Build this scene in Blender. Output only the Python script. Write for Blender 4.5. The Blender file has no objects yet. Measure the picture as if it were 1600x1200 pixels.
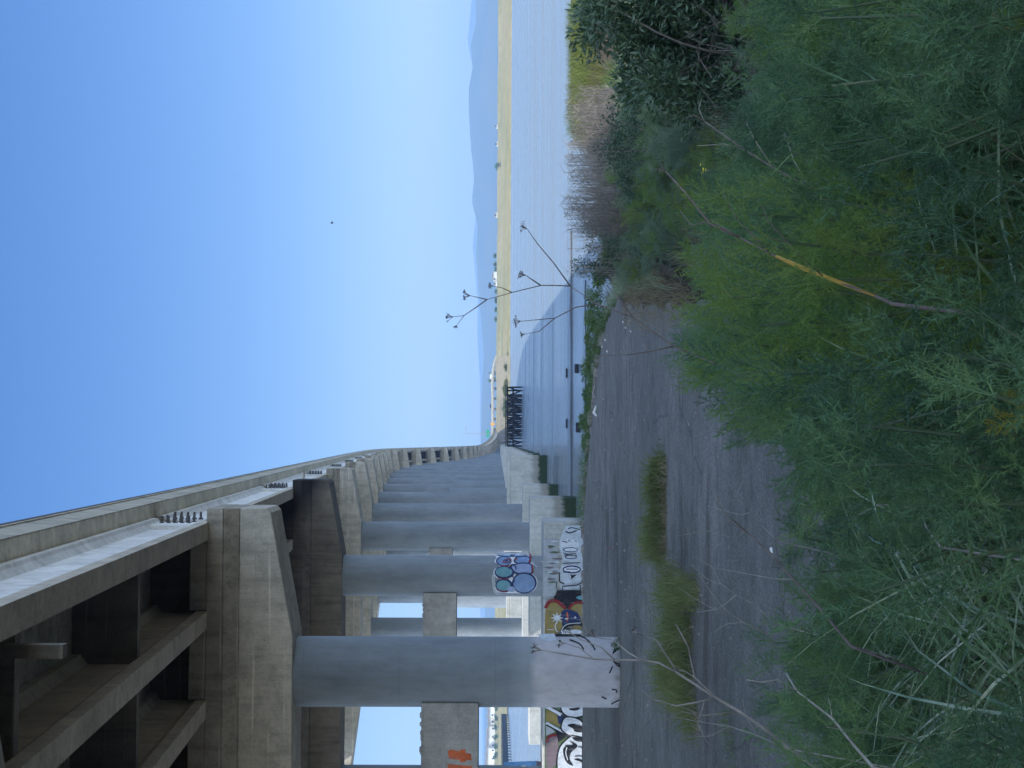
import bpy, bmesh, math, random
import numpy as np
from mathutils import Vector, Matrix
from mathutils.geometry import tessellate_polygon
R = math.radians
rng = np.random.default_rng(7); rnd = random.Random(11)
scn = bpy.context.scene
COL = scn.collection
# ------------------------------------------------------------------ camera
EYE = 4.85; F = 2400.0
yaw, pitch, roll = math.atan(90/F), -math.atan(21.5/F), 0.005
fw = Vector((math.sin(yaw)*math.cos(pitch), math.cos(yaw)*math.cos(pitch), math.sin(pitch)))
rt = Vector((math.cos(yaw), -math.sin(yaw), 0)); up = rt.cross(fw)
rt, up = (rt-roll*up*-1).normalized(), (up-roll*rt).normalized()
CAM = Vector((0, 0, EYE))
cd = bpy.data.cameras.new('camera'); cam = bpy.data.objects.new('camera', cd); COL.objects.link(cam)
X_, Y_, Z_ = -up, rt, -fw           # the photograph lies on its side: world up points to the left of the frame
m = Matrix(((X_.x, Y_.x, Z_.x, 0), (X_.y, Y_.y, Z_.y, 0), (X_.z, Y_.z, Z_.z, EYE), (0, 0, 0, 1)))
cam.matrix_world = m
cd.sensor_fit = 'HORIZONTAL'; cd.sensor_width = 36; cd.lens = 36*F/1600
cd.clip_start = 0.1; cd.clip_end = 40000
scn.camera = cam
def ray(px, py):                    # photograph pixel -> world direction
    u, v = 1200-py, px
    return fw + rt*((u-600)/F) - up*((v-800)/F)
def atY(px, py, Y):
    d = ray(px, py); return CAM + d*(Y/d.y)
def atZ(px, py, Z):
    d = ray(px, py); return CAM + d*((Z-EYE)/d.z)
def proj(p):
    q = Vector(p)-CAM; d = q.dot(fw)
    return 600+F*q.dot(rt)/d, 800-F*q.dot(up)/d      # upright u, v
# ------------------------------------------------------------------ mesh helpers
class MB:
    def __init__(s): s.v = []; s.f = []; s.m = []
    def add(s, vs, fs, mi=0):
        b = len(s.v); s.v += [tuple(p) for p in vs]; s.f += [tuple(b+i for i in f) for f in fs]; s.m += [mi]*len(fs)
    def box(s, x0, x1, y0, y1, z0, z1, mi=0):
        s.add([(x0,y0,z0),(x1,y0,z0),(x1,y1,z0),(x0,y1,z0),(x0,y0,z1),(x1,y0,z1),(x1,y1,z1),(x0,y1,z1)],
              [(3,2,1,0),(4,5,6,7),(0,1,5,4),(1,2,6,5),(2,3,7,6),(3,0,4,7)], mi)
    def prism(s, pts, y0, y1, mi=0):      # polygon in X,Z swept along Y (pts counter-clockwise seen from -Y)
        n = len(pts)
        s.add([(x, y0, z) for x, z in pts]+[(x, y1, z) for x, z in pts],
              [tuple(range(n)), tuple(range(2*n-1, n-1, -1))]+[(i, i+n, (i+1) % n+n, (i+1) % n) for i in range(n)], mi)
    def loft(s, rings, mi=0, caps=True):
        n = len(rings[0]); vs = [p for r in rings for p in r]; fs = []
        for k in range(len(rings)-1):
            for i in range(n):
                j = (i+1) % n
                fs.append((k*n+i, k*n+j, (k+1)*n+j, (k+1)*n+i))
        if caps: fs += [tuple(range(n-1, -1, -1)), tuple((len(rings)-1)*n+i for i in range(n))]
        s.add(vs, fs, mi)
    def cyl(s, x, y, z0, z1, r, n=40, mi=0, r1=None):
        r1 = r if r1 is None else r1
        a = [2*math.pi*i/n for i in range(n)]
        s.loft([[(x+r*math.cos(t), y+r*math.sin(t), z0) for t in a], [(x+r1*math.cos(t), y+r1*math.sin(t), z1) for t in a]], mi)
    def tube(s, pts, rad, n=5, mi=0):
        pts = [Vector(p) for p in pts]; rings = []
        if not hasattr(rad, '__len__'): rad = [rad]*len(pts)
        ref = Vector((0.31, 0.17, 0.93)).normalized()
        for i, p in enumerate(pts):
            t = (pts[min(i+1, len(pts)-1)]-pts[max(i-1, 0)])
            t = t.normalized() if t.length > 1e-9 else Vector((0, 0, 1))
            a = t.cross(ref)
            if a.length < .05: a = t.cross(Vector((1, 0, 0)))
            a.normalize(); b = t.cross(a)
            rings.append([p+(a*math.cos(2*math.pi*k/n)+b*math.sin(2*math.pi*k/n))*rad[i] for k in range(n)])
        s.loft(rings, mi)
    def beam(s, p, q, w, h, mi=0):
        p, q = Vector(p), Vector(q); t = (q-p).normalized()
        a = t.cross(Vector((0, 0, 1)))
        a = a.normalized() if a.length > .05 else Vector((1, 0, 0))
        b = a.cross(t)
        s.loft([[c+a*w/2*sx+b*h/2*sz for sx, sz in ((-1,-1),(1,-1),(1,1),(-1,1))] for c in (p, q)], mi)
    def arr(s, V, Fc, mi=0):
        b = len(s.v); s.v += V.tolist(); s.f += (Fc+b).tolist(); s.m += [mi]*len(Fc)
def link(o, parent=None):
    COL.objects.link(o)
    if parent is not None: o.parent = parent
    return o
ROOT = {}
def worldloc(o):
    v = Vector((0, 0, 0))
    while o is not None: v = v+o.location; o = o.parent
    return v
def tag(o, label=None, cat=None, group=None, kind=None):
    if label: o['label'] = label
    if cat: o['category'] = cat
    if group: o['group'] = group
    if kind: o['kind'] = kind
    return o
def build(name, mb, mats, parent=None, smooth=None, loc=None, bevel=0):
    """one mesh object; vertices are given in world space"""
    if not isinstance(mats, (list, tuple)): mats = [mats]
    L = worldloc(parent) if parent is not None else Vector(loc or (0, 0, 0))
    V = np.array(mb.v, dtype=np.float64)-np.array(L)
    me = bpy.data.meshes.new(name)
    me.from_pydata(V.tolist(), [], mb.f)
    for mt in mats: me.materials.append(mt)
    if len(mats) > 1: me.polygons.foreach_set('material_index', mb.m)
    if smooth is not None:
        me.polygons.foreach_set('use_smooth', [True]*len(me.polygons))
        if smooth < 180: me.set_sharp_from_angle(angle=R(smooth))
    me.update()
    o = bpy.data.objects.new(name, me)
    if parent is None: o.location = L
    link(o, parent)
    if bevel:
        b = o.modifiers.new('bevel', 'BEVEL'); b.width = bevel; b.segments = 2; b.limit_method = 'ANGLE'; b.angle_limit = R(35)
    return o
def empty(name, loc, label, cat, group=None):
    o = bpy.data.objects.new(name, None); o.location = loc; link(o); o.empty_display_size = .3
    return tag(o, label, cat, group)
def copy_tree(o, parent=None):
    c = o.copy(); COL.objects.link(c)
    if parent is not None: c.parent = parent
    for ch in list(o.children): copy_tree(ch, c)
    return c
# ------------------------------------------------------------------ material helpers
class NT:
    def __init__(s, name):
        s.mat = bpy.data.materials.new(name); s.mat.use_nodes = True
        s.t = s.mat.node_tree; s.t.nodes.clear()
        s.out = s.n('ShaderNodeOutputMaterial')
    def n(s, ty, **kw):
        nd = s.t.nodes.new(ty)
        for k, v in kw.items(): setattr(nd, k, v)
        return nd
    def l(s, a, b): s.t.links.new(a, b)
    def pos(s, scale=(1, 1, 1)):
        g = s.n('ShaderNodeNewGeometry'); mp = s.n('ShaderNodeMapping'); mp.inputs['Scale'].default_value = scale
        s.l(g.outputs['Position'], mp.inputs['Vector']); return mp.outputs['Vector']
    def obj(s, scale=(1, 1, 1)):
        g = s.n('ShaderNodeTexCoord'); mp = s.n('ShaderNodeMapping'); mp.inputs['Scale'].default_value = scale
        s.l(g.outputs['Object'], mp.inputs['Vector']); return mp.outputs['Vector']
    def noise(s, vec, scale, detail=5, rough=.6, out='Fac', dist=0):
        t = s.n('ShaderNodeTexNoise'); t.inputs['Scale'].default_value = scale; t.inputs['Detail'].default_value = detail
        t.inputs['Roughness'].default_value = rough; t.inputs['Distortion'].default_value = dist
        s.l(vec, t.inputs['Vector']); return t.outputs[out]
    def ramp(s, fac, stops):
        r = s.n('ShaderNodeValToRGB'); e = r.color_ramp.elements
        while len(e) < len(stops): e.new(.5)
        for k, (p, c) in enumerate(stops):
            e[k].position = p; e[k].color = (c, c, c, 1) if not hasattr(c, '__len__') else (*c, 1)
        s.l(fac, r.inputs['Fac']); return r.outputs['Color']
    def mix(s, fac, a, b, mode='MIX'):
        x = s.n('ShaderNodeMix'); x.data_type = 'RGBA'; x.blend_type = mode
        for val, idx in ((fac, 0), (a, 6), (b, 7)):
            if hasattr(val, 'default_value') or hasattr(val, 'links'): s.l(val, x.inputs[idx])
            elif hasattr(val, '__len__'): x.inputs[idx].default_value = (*val, 1)
            else: x.inputs[idx].default_value = val
        return x.outputs[2]
    def math(s, op, a, b=None, c=None):
        x = s.n('ShaderNodeMath', operation=op)
        for i, val in enumerate((a, b, c)):
            if val is None: continue
            if hasattr(val, 'links'): s.l(val, x.inputs[i])
            else: x.inputs[i].default_value = val
        return x.outputs[0]
    def z(s):
        g = s.n('ShaderNodeNewGeometry'); x = s.n('ShaderNodeSeparateXYZ'); s.l(g.outputs['Position'], x.inputs[0]); return x
    def bump(s, h, strength=.3, dist=.05):
        b = s.n('ShaderNodeBump'); b.inputs['Strength'].default_value = strength; b.inputs['Distance'].default_value = dist
        s.l(h, b.inputs['Height']); return b.outputs['Normal']
    def pbr(s, col, rough=.8, normal=None, spec=.4, metal=0):
        p = s.n('ShaderNodeBsdfPrincipled')
        if hasattr(col, 'links'): s.l(col, p.inputs['Base Color'])
        else: p.inputs['Base Color'].default_value = (*col, 1)
        if hasattr(rough, 'links'): s.l(rough, p.inputs['Roughness'])
        else: p.inputs['Roughness'].default_value = rough
        p.inputs['Specular IOR Level'].default_value = spec; p.inputs['Metallic'].default_value = metal
        if normal is not None: s.l(normal, p.inputs['Normal'])
        s.l(p.outputs[0], s.out.inputs['Surface']); return s.mat
def plain(name, c, rough=.7, var=.25, scale=6, metal=0, spec=.4):
    t = NT(name); n = t.noise(t.pos(), scale)
    k = t.ramp(n, [(.3, 1-var), (.7, 1+var)])
    return t.pbr(t.mix(1, c, k, 'MULTIPLY'), rough, t.bump(n, .15, .02), spec, metal)
def concrete(name, c, dark=.45, streak=.5, boards=0.0, rough=.85, light=1.25, fine=1.0):
    t = NT(name); p = t.pos()
    big = t.noise(p, .55, 6, .65); med = t.noise(p, 2.6, 7, .7); fin = t.noise(p, 28, 4, .7)
    st = t.noise(t.pos((1.6, 1.6, .12)), 2.2, 6, .7)
    col = t.mix(t.ramp(big, [(.3, 0), (.72, 1)]), tuple(x*.78 for x in c), tuple(x*light for x in c))
    col = t.mix(t.math('MULTIPLY', t.ramp(st, [(.46, 0), (.72, 1)]), streak), col, tuple(x*dark for x in c))
    col = t.mix(.55, col, t.mix(1, col, t.ramp(med, [(.28, .45), (.5, 1), (.7, 1.3)]), 'MULTIPLY'))
    pit = t.noise(p, 9, 3, .6); col = t.mix(t.math('MULTIPLY', t.ramp(pit, [(.66, 0), (.72, 1)]), .45*fine), col, tuple(x*.35 for x in c))
    col = t.mix(.6*fine, col, t.mix(1, col, t.ramp(fin, [(.25, .6), (.5, 1), (.75, 1.3)]), 'MULTIPLY'))
    hgt = t.math('ADD', fin, t.math('MULTIPLY', med, 1.5))
    if boards:
        w = t.n('ShaderNodeTexWave'); w.wave_type = 'BANDS'; w.bands_direction = 'Z'; w.inputs['Scale'].default_value = boards
        w.inputs['Distortion'].default_value = .6; w.inputs['Detail'].default_value = 2; t.l(p, w.inputs['Vector'])
        ln = t.ramp(w.outputs['Fac'], [(.0, 1), (.07, 0), (1, 0)])
        gate = t.ramp(t.noise(t.pos((.35, .35, 3)), 1.1, 3), [(.48, 0), (.6, 1)])
        col = t.mix(t.math('MULTIPLY', t.math('MULTIPLY', ln, gate), .5), col, tuple(min(1, x*1.8) for x in c))
        hgt = t.math('ADD', hgt, ln)
    return t.pbr(col, rough, t.bump(hgt, .25, .02), .35)
def leafmat(name, a, b, c=None, rough=.55, transl=.3, hue=True, spec=.35):
    """foliage: colour varies per plant and along it"""
    t = NT(name); oi = t.n('ShaderNodeObjectInfo')
    n = t.ramp(t.noise(t.pos(), 4.2, 3), [(.32, 0), (.68, 1)])
    f = t.math('ADD', t.math('MULTIPLY', oi.outputs['Random'], .55), t.math('MULTIPLY', n, .55))
    col = t.ramp(f, [(.28, a), (.55, b), (.82, c or b)])
    p = t.n('ShaderNodeBsdfPrincipled'); t.l(col, p.inputs['Base Color']); p.inputs['Roughness'].default_value = rough
    p.inputs['Specular IOR Level'].default_value = spec
    tr = t.n('ShaderNodeBsdfTranslucent'); t.l(t.mix(1, col, (1.2, 1.25, .7), 'MULTIPLY'), tr.inputs[0])
    mx = t.n('ShaderNodeMixShader'); mx.inputs[0].default_value = transl
    t.l(p.outputs[0], mx.inputs[1]); t.l(tr.outputs[0], mx.inputs[2]); t.l(mx.outputs[0], t.out.inputs['Surface'])
    return t.mat
# ------------------------------------------------------------------ materials
M = {}
M['cap'] = concrete('cap concrete', (.48, .45, .385), boards=.8, streak=.5)
M['capband'] = concrete('cap upper concrete', (.36, .33, .27), boards=.8, streak=.75)
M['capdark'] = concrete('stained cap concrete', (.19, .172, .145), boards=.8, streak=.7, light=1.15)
M['beam'] = concrete('crossbeam concrete', (.34, .335, .32), streak=.3)
M['girder'] = concrete('girder concrete', (.50, .45, .36), streak=.35)
M['fascia_skylit'] = concrete('skylit girder web concrete', (.80, .80, .78), dark=.85, streak=.35, light=1.05, fine=.4)  # girder concrete whitened: skylight on the outer face is put into the colour
M['barrier'] = concrete('barrier concrete', (.46, .425, .34), dark=.3, streak=.7)
M['soffit'] = concrete('bounce-lit soffit concrete', (.70, .64, .50), dark=.55, streak=.4)  # lightened base colour stands in for light bounced up off the water
M['footing'] = None
M['rail'] = plain('weathered rail steel', (.075, .065, .06), .6, .3, 3, .3)
M['bolt'] = plain('anchor bolt steel', (.10, .105, .11), .5, .25, 9, .5)
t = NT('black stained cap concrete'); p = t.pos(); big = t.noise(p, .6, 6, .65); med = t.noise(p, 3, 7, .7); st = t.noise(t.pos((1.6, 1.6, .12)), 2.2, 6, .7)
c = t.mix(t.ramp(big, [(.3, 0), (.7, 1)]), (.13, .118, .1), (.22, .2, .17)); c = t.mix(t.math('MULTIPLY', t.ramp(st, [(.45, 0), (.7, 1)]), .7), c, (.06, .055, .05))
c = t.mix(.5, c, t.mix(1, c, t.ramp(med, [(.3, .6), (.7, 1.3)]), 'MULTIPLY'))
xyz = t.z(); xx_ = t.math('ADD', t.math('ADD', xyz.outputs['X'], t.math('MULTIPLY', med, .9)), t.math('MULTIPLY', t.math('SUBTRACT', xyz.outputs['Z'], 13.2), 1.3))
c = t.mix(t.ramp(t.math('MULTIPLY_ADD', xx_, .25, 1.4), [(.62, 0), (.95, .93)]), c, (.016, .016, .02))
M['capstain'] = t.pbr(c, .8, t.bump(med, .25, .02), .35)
t = NT('column concrete')                                     # smooth grey-blue steel-formed concrete with lift marks
p = t.pos(); big = t.noise(t.pos((1, 1, .5)), .8, 6, .6); med = t.noise(t.pos((1, 1, .3)), 5, 6, .7); fin = t.noise(p, 40, 3)
c = t.mix(t.ramp(big, [(.3, 0), (.7, 1)]), (.135, .165, .195), (.205, .24, .27))
c = t.mix(.5, c, t.mix(1, c, t.ramp(med, [(.3, .72), (.7, 1.22)]), 'MULTIPLY'))
c = t.mix(.4, c, t.mix(1, c, t.ramp(fin, [(.3, .75), (.7, 1.2)]), 'MULTIPLY'))
dr = t.ramp(t.noise(t.pos((3, 3, .16)), 2.2, 5, .7), [(.58, 0), (.75, 1)])
c = t.mix(t.math('MULTIPLY', dr, .4), c, (.12, .135, .15))
zc = t.math('FRACT', t.math('DIVIDE', t.z().outputs['Z'], 2.44)); jl = t.ramp(zc, [(.0, 1), (.008, 0), (1, 0)])
c = t.mix(t.math('MULTIPLY', jl, .55), c, (.09, .10, .11))
sc = t.ramp(t.noise(t.pos((5, 5, 22)), 1.3, 3, .6), [(.70, 0), (.735, 1)]); c = t.mix(t.math('MULTIPLY', sc, .35), c, (.42, .44, .46))
bl = t.ramp(t.noise(t.pos((1, 1, .22)), 1.3, 7, .75), [(.5, 0), (.68, 1)]); c = t.mix(t.math('MULTIPLY', bl, .45), c, (.115, .13, .15))
M['column'] = t.pbr(c, .55, t.bump(t.math('ADD', med, fin), .12, .02), .5)
# first column: same concrete with a lilac-grey cover-up paint band at its foot
t = NT('column concrete with cover paint')
p = t.pos(); big = t.noise(t.pos((1, 1, .5)), .8, 6, .6); med = t.noise(t.pos((1, 1, .3)), 5, 6, .7); fin = t.noise(p, 40, 3)
c = t.mix(t.ramp(big, [(.3, 0), (.7, 1)]), (.135, .165, .195), (.205, .24, .27))
c = t.mix(.5, c, t.mix(1, c, t.ramp(med, [(.3, .72), (.7, 1.22)]), 'MULTIPLY'))
c = t.mix(.4, c, t.mix(1, c, t.ramp(fin, [(.3, .75), (.7, 1.2)]), 'MULTIPLY'))
zc = t.math('FRACT', t.math('DIVIDE', t.z().outputs['Z'], 2.44)); jl = t.ramp(zc, [(.0, 1), (.008, 0), (1, 0)])
c = t.mix(t.math('MULTIPLY', jl, .55), c, (.09, .10, .11))
sc = t.ramp(t.noise(t.pos((5, 5, 22)), 1.3, 3, .6), [(.70, 0), (.735, 1)]); c = t.mix(t.math('MULTIPLY', sc, .35), c, (.42, .44, .46))
bl = t.ramp(t.noise(t.pos((1, 1, .22)), 1.3, 7, .75), [(.5, 0), (.68, 1)]); c = t.mix(t.math('MULTIPLY', bl, .45), c, (.115, .13, .15))
z = t.z().outputs['Z']
edge = t.math('ADD', z, t.math('MULTIPLY', t.noise(t.pos((1, 1, .4)), 1.4, 4), .35))
band = t.ramp(t.math('DIVIDE', edge, 10), [(.398, 1), (.418, 0)])
band2 = t.ramp(t.math('DIVIDE', edge, 10), [(.43, 1), (.47, 0)])
c = t.mix(t.math('MULTIPLY', band2, .35), c, (.36, .40, .44))
paint = t.mix(t.ramp(t.noise(t.pos((1, 1, .5)), 2.4, 7, .7), [(.35, 0), (.65, 1)]), (.33, .325, .35), (.47, .46, .495))
paint = t.mix(t.ramp(t.noise(p, 6, 5, .75), [(.6, 0), (.68, .6)]), paint, (.24, .25, .27))
paint = t.mix(t.ramp(t.math('DIVIDE', t.math('ADD', t.z().outputs['Z'], t.math('MULTIPLY', t.noise(p, 4, 5), .6)), 4), [(.48, .85), (.56, 0)]), paint, (.13, .12, .105))
c = t.mix(band, c, paint)
M['columnpaint'] = t.pbr(c, .6, t.bump(t.math('ADD', med, fin), .12, .02), .4)
# footing: pale concrete, drips, tide stain and algae near the water
t = NT('footing concrete'); p = t.pos()
big = t.noise(p, .5, 6); st = t.noise(t.pos((1.2, 1.2, .1)), 2, 6, .7); med = t.noise(p, 6, 6)
c = t.mix(t.ramp(big, [(.3, 0), (.7, 1)]), (.36, .37, .35), (.50, .51, .49))
c = t.mix(t.math('MULTIPLY', t.ramp(st, [(.5, 0), (.75, 1)]), .5), c, (.17, .175, .16))
c = t.mix(.5, c, t.mix(1, c, t.ramp(med, [(.3, .7), (.7, 1.2)]), 'MULTIPLY'))
zz = t.math('ADD', t.z().outputs['Z'], t.math('MULTIPLY', t.math('SUBTRACT', t.noise(t.pos((1, 1, .25)), 3, 5), .5), .8))
c = t.mix(t.ramp(t.math('DIVIDE', zz, 4), [(.30, .75), (.42, .0)]), c, (.17, .17, .145))
c = t.mix(t.ramp(t.math('DIVIDE', zz, 4), [(.17, 1), (.24, 0)]), c, (.022, .04, .018))
M['footing'] = t.pbr(c, .85, t.bump(med, .25, .03), .3)
# asphalt
t = NT('asphalt'); p = t.pos()
big = t.noise(p, .22, 6, .65); med = t.noise(p, 2.2, 7, .7); gr = t.noise(p, 34, 4, .85); gr2 = t.noise(p, 95, 2, .8)
c = t.mix(t.ramp(big, [(.35, 0), (.65, 1)]), (.128, .128, .115), (.205, .204, .183))
c = t.mix(.8, c, t.mix(1, c, t.ramp(med, [(.3, .68), (.5, 1), (.7, 1.22)]), 'MULTIPLY'))
c = t.mix(1, c, t.ramp(gr, [(.28, .35), (.5, 1), (.75, 1.9)]), 'MULTIPLY')
c = t.mix(.7, c, t.mix(1, c, t.ramp(gr2, [(.3, .5), (.7, 1.6)]), 'MULTIPLY'))
c = t.mix(t.math('MULTIPLY', t.ramp(t.noise(t.pos((.3, .8, 1)), .55, 7, .7), [(.56, 0), (.64, 1)]), .65), c, (.075, .066, .058))
dv = t.n('ShaderNodeMix'); dv.data_type = 'RGBA'; dv.inputs[0].default_value = .25; t.l(p, dv.inputs[6]); t.l(t.noise(p, 1.5, 4, .6, 'Color'), dv.inputs[7])
vc = t.n('ShaderNodeTexVoronoi'); vc.feature = 'DISTANCE_TO_EDGE'; vc.inputs['Scale'].default_value = .55; t.l(dv.outputs[2], vc.inputs['Vector'])
crack = t.math('MULTIPLY', t.ramp(vc.outputs['Distance'], [(.004, 1), (.014, 0)]), t.ramp(t.noise(p, .4, 3), [(.42, 0), (.55, 1)]))
c = t.mix(t.math('MULTIPLY', crack, .35), c, (.035, .032, .028))
v = t.n('ShaderNodeTexVoronoi'); v.inputs['Scale'].default_value = 5; t.l(p, v.inputs['Vector'])
c = t.mix(t.ramp(v.outputs['Distance'], [(.05, .9), (.10, 0)]), c, t.ramp(t.noise(p, 7, 1), [(.4, .03), (.6, .5)]))
M['asphalt'] = t.pbr(c, .92, t.bump(t.math('ADD', t.math('ADD', gr, med), t.math('MULTIPLY', crack, -.8)), .7, .03), .2)
# bare ground
t = NT('bank soil'); p = t.pos(); a = t.noise(p, 1.1, 7, .7); b = t.noise(p, 14, 5, .7)
c = t.mix(t.ramp(a, [(.3, 0), (.7, 1)]), (.032, .027, .02), (.085, .068, .045))
c = t.mix(.7, c, t.mix(1, c, t.ramp(b, [(.3, .5), (.7, 1.5)]), 'MULTIPLY'))
M['soil'] = t.pbr(c, .95, t.bump(b, .8, .05), .2)
# marsh + levee on the far shore
t = NT('marsh land'); a = t.noise(t.pos((.35, .12, 1)), .06, 6, .7); b = t.noise(t.pos((1, .3, 1)), .25, 5, .7)
c = t.ramp(a, [(.3, (.15, .15, .06)), (.5, (.215, .195, .09)), (.7, (.255, .215, .12))])
c = t.mix(.6, c, t.mix(1, c, t.ramp(b, [(.3, .6), (.7, 1.4)]), 'MULTIPLY'))
M['marsh'] = t.pbr(c, .95, None, .1)
t = NT('tan fill'); a = t.noise(t.pos(), .12, 6, .7)
c = t.ramp(a, [(.3, (.17, .155, .10)), (.55, (.23, .205, .145)), (.72, (.13, .15, .065))])
M['fill'] = t.pbr(c, .95, None, .1)
t = NT('hill scrub'); a = t.noise(t.pos(), .0022, 8, .65)
M['hill'] = t.pbr(t.ramp(a, [(.35, (.045, .06, .045)), (.65, (.09, .085, .05))]), 1, None, 0)
# water: murky, wind-ruffled in long bands
t = NT('bay water')
b1 = t.noise(t.pos((.8, 2.6, 1)), 1.3, 6, .7); b2 = t.noise(t.pos((.25, 1.1, 1)), .5, 4, .55); b3 = t.noise(t.pos((.05, .35, 1)), .35, 3)
band = t.noise(t.pos((.07, 1, 1)), .045, 9, .78)
amp = t.ramp(band, [(.36, .25), (.47, .5), (.56, 1), (.68, .4)])
hh = t.math('MULTIPLY', t.math('ADD', t.math('ADD', b1, t.math('MULTIPLY', b2, 2.2)), t.math('MULTIPLY', b3, 3)), amp)
bm = t.n('ShaderNodeBump'); bm.inputs['Strength'].default_value = .8; bm.inputs['Distance'].default_value = .2
t.l(hh, bm.inputs['Height'])
c = t.mix(t.ramp(band, [(.35, 0), (.65, 1)]), (.15, .19, .22), (.20, .24, .26))
M['water'] = t.pbr(c, t.ramp(band, [(.40, .07), (.5, .17), (.60, .34)]), bm.outputs['Normal'], .5)
M['mud'] = plain('wet mud', (.075, .07, .06), .5, .4, 1.5)
M['timber'] = plain('old creosoted timber', (.016, .014, .014), .9, .4, 2)
M['timber2'] = plain('weathered grey timber', (.075, .07, .065), .9, .4, 2)
M['leaf'] = leafmat('bush leaf', (.026, .058, .034), (.045, .092, .05), (.10, .165, .095), .35, .2, spec=.55)
M['weed'] = leafmat('weed leaf', (.05, .11, .04), (.075, .15, .05), (.11, .16, .05), .5, .3)
M['fennel'] = leafmat('fennel frond', (.05, .115, .068), (.10, .20, .10), (.155, .26, .10), .6, .22)
M['fennelgrey'] = leafmat('greyish fennel frond', (.13, .20, .15), (.175, .25, .18), (.23, .30, .19), .6, .35)
M['fennely'] = leafmat('young fennel frond', (.115, .21, .065), (.145, .24, .065), (.19, .245, .065), .6, .35)
M['fennelyel'] = leafmat('yellowing fennel frond', (.28, .26, .04), (.30, .27, .045), (.33, .27, .05), .6, .35)
M['fstem'] = leafmat('fennel stem', (.06, .10, .06), (.08, .125, .07), (.11, .14, .08), .45, .1)
M['grass'] = leafmat('long grass', (.075, .145, .07), (.115, .20, .095), (.33, .42, .30), .25, .25, spec=.9)
M['field'] = leafmat('field grass', (.15, .215, .14), (.20, .27, .175), (.27, .32, .21), .7, .25)
M['straw'] = leafmat('dry grass', (.20, .165, .10), (.26, .22, .14), (.30, .26, .19), .8, .2)
M['pinkgrass'] = leafmat('dry purple grass', (.17, .13, .11), (.22, .17, .145), (.25, .2, .17), .7, .2)
M['turf'] = leafmat('short grass', (.095, .15, .05), (.125, .18, .06), (.17, .19, .08), .7, .3)
M['mgrass'] = leafmat('marsh grass', (.10, .135, .03), (.135, .165, .04), (.19, .18, .06), .7, .3)
M['stalk'] = plain('dead stalk', (.15, .12, .11), .8, .35, 25)
M['stalkpale'] = plain('bleached stalk', (.34, .32, .28), .8, .25, 25)
M['stalkgrey'] = plain('grey dead stalk', (.24, .22, .2), .8, .4, 18)
M['stalkyel'] = plain('yellow stalk', (.42, .27, .045), .6, .25, 20)
M['seed'] = plain('dark seed head', (.045, .035, .035), .8, .3, 40)
M['reed'] = leafmat('bare reed', (.135, .12, .105), (.195, .175, .155), (.29, .26, .225), .8, .1)
M['branch'] = plain('grey branch', (.14, .125, .11), .85, .3, 15)
M['white'] = plain('white paint', (.75, .75, .72), .6, .08, 4)
M['roof'] = plain('grey roof', (.22, .2, .19), .8, .2, 3)
M['houses'] = plain('cream wall', (.62, .58, .5), .7, .1, 3)
M['dark'] = plain('dark plastic', (.018, .018, .022), .6, .2, 5)
M['green'] = plain('highway sign green', (.01, .30, .17), .5, .05, 3)
M['orange'] = plain('orange sign', (.75, .36, .03), .5, .05, 3)
M['steel'] = plain('galvanised pole', (.30, .32, .33), .45, .15, 4, .6)
M['red'] = plain('faded red plastic', (.42, .05, .07), .6, .1, 5)
M['flower'] = plain('yellow flower', (.78, .66, .03), .6, .1, 8)
M['rock'] = plain('bank stone', (.23, .21, .19), .9, .4, 5)
M['bird'] = plain('dark feathers', (.03, .03, .035), .8, .2, 5)
M['far'] = concrete('far concrete', (.50, .46, .37), streak=.2)
def paint(name, c):
    t = NT(name); p = t.pos(); a = t.noise(p, 3, 6, .7); b = t.noise(t.pos((3, 3, .5)), 3.2, 6, .75); f = t.noise(p, 25, 3)
    k = t.mix(1, c, t.ramp(a, [(.3, .75), (.7, 1.2)]), 'MULTIPLY'); k = t.mix(.5, k, t.mix(1, k, t.ramp(f, [(.3, .7), (.7, 1.25)]), 'MULTIPLY'))
    k = t.mix(t.math('MULTIPLY', t.ramp(b, [(.53, 0), (.66, 1)]), .5), k, (.25, .25, .24))
    return t.pbr(k, .75, t.bump(f, .2, .02), .3)
P = {k: paint('spray paint '+k, c) for k, c in dict(white=(.62, .66, .72), black=(.012, .013, .02), navy=(.02, .035, .11), blue=(.17, .27, .46), lilac=(.26, .33, .52),
     teal=(.13, .30, .36), red=(.22, .025, .03), gold=(.27, .21, .07), grey=(.38, .42, .46), orange=(.55, .13, .05), pale=(.48, .54, .60), sky=(.14, .33, .62), plum=(.19, .15, .17), green=(.08, .14, .06)).items()}
PK = list(P)
# ------------------------------------------------------------------ bridge geometry
S = 28.4; I0, I1 = -2, 30
KT = {1: 5.17, 2: 6.8, 3: 8.5, 4: 10.15, 5: 11.85, 6: 13.5, 7: 15.1, 8: 16.7, 9: 18.1, 10: 18.8, 11: 18.6, 12: 17.3, 13: 15.2, 14: 12.9, 15: 10.8, 16: 9.1, 17: 7.8,
      18: 6.7, 19: 5.7, 20: 4.8, 21: 4.0, 22: 3.3, 23: 2.5, 24: 1.6, 25: .7, 26: -.1, 27: -.9, 28: -1.6, 29: -2.2, 30: -2.8}
def YB(i): return S*(i+.41)
def T(i): return EYE+(KT[i] if i >= 1 else 5.17+1.63*(i-1))
def XS(i): return 0 if i < 21 else .095*(i-21)**2     # plan curve of the far end
X0, X1 = -1.62, -21.6
GX = [-2.29-2.22*k for k in range(9)]
COLX = [-5.96, -15.2]
bridge = empty('bridge', (-11.5, 300, 0), 'long grey concrete highway bridge on round columns running out across the water', 'bridge')
def sect(i, pts): return [(x+XS(i), YB(i), T(i)+z) for x, z in pts]
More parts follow.
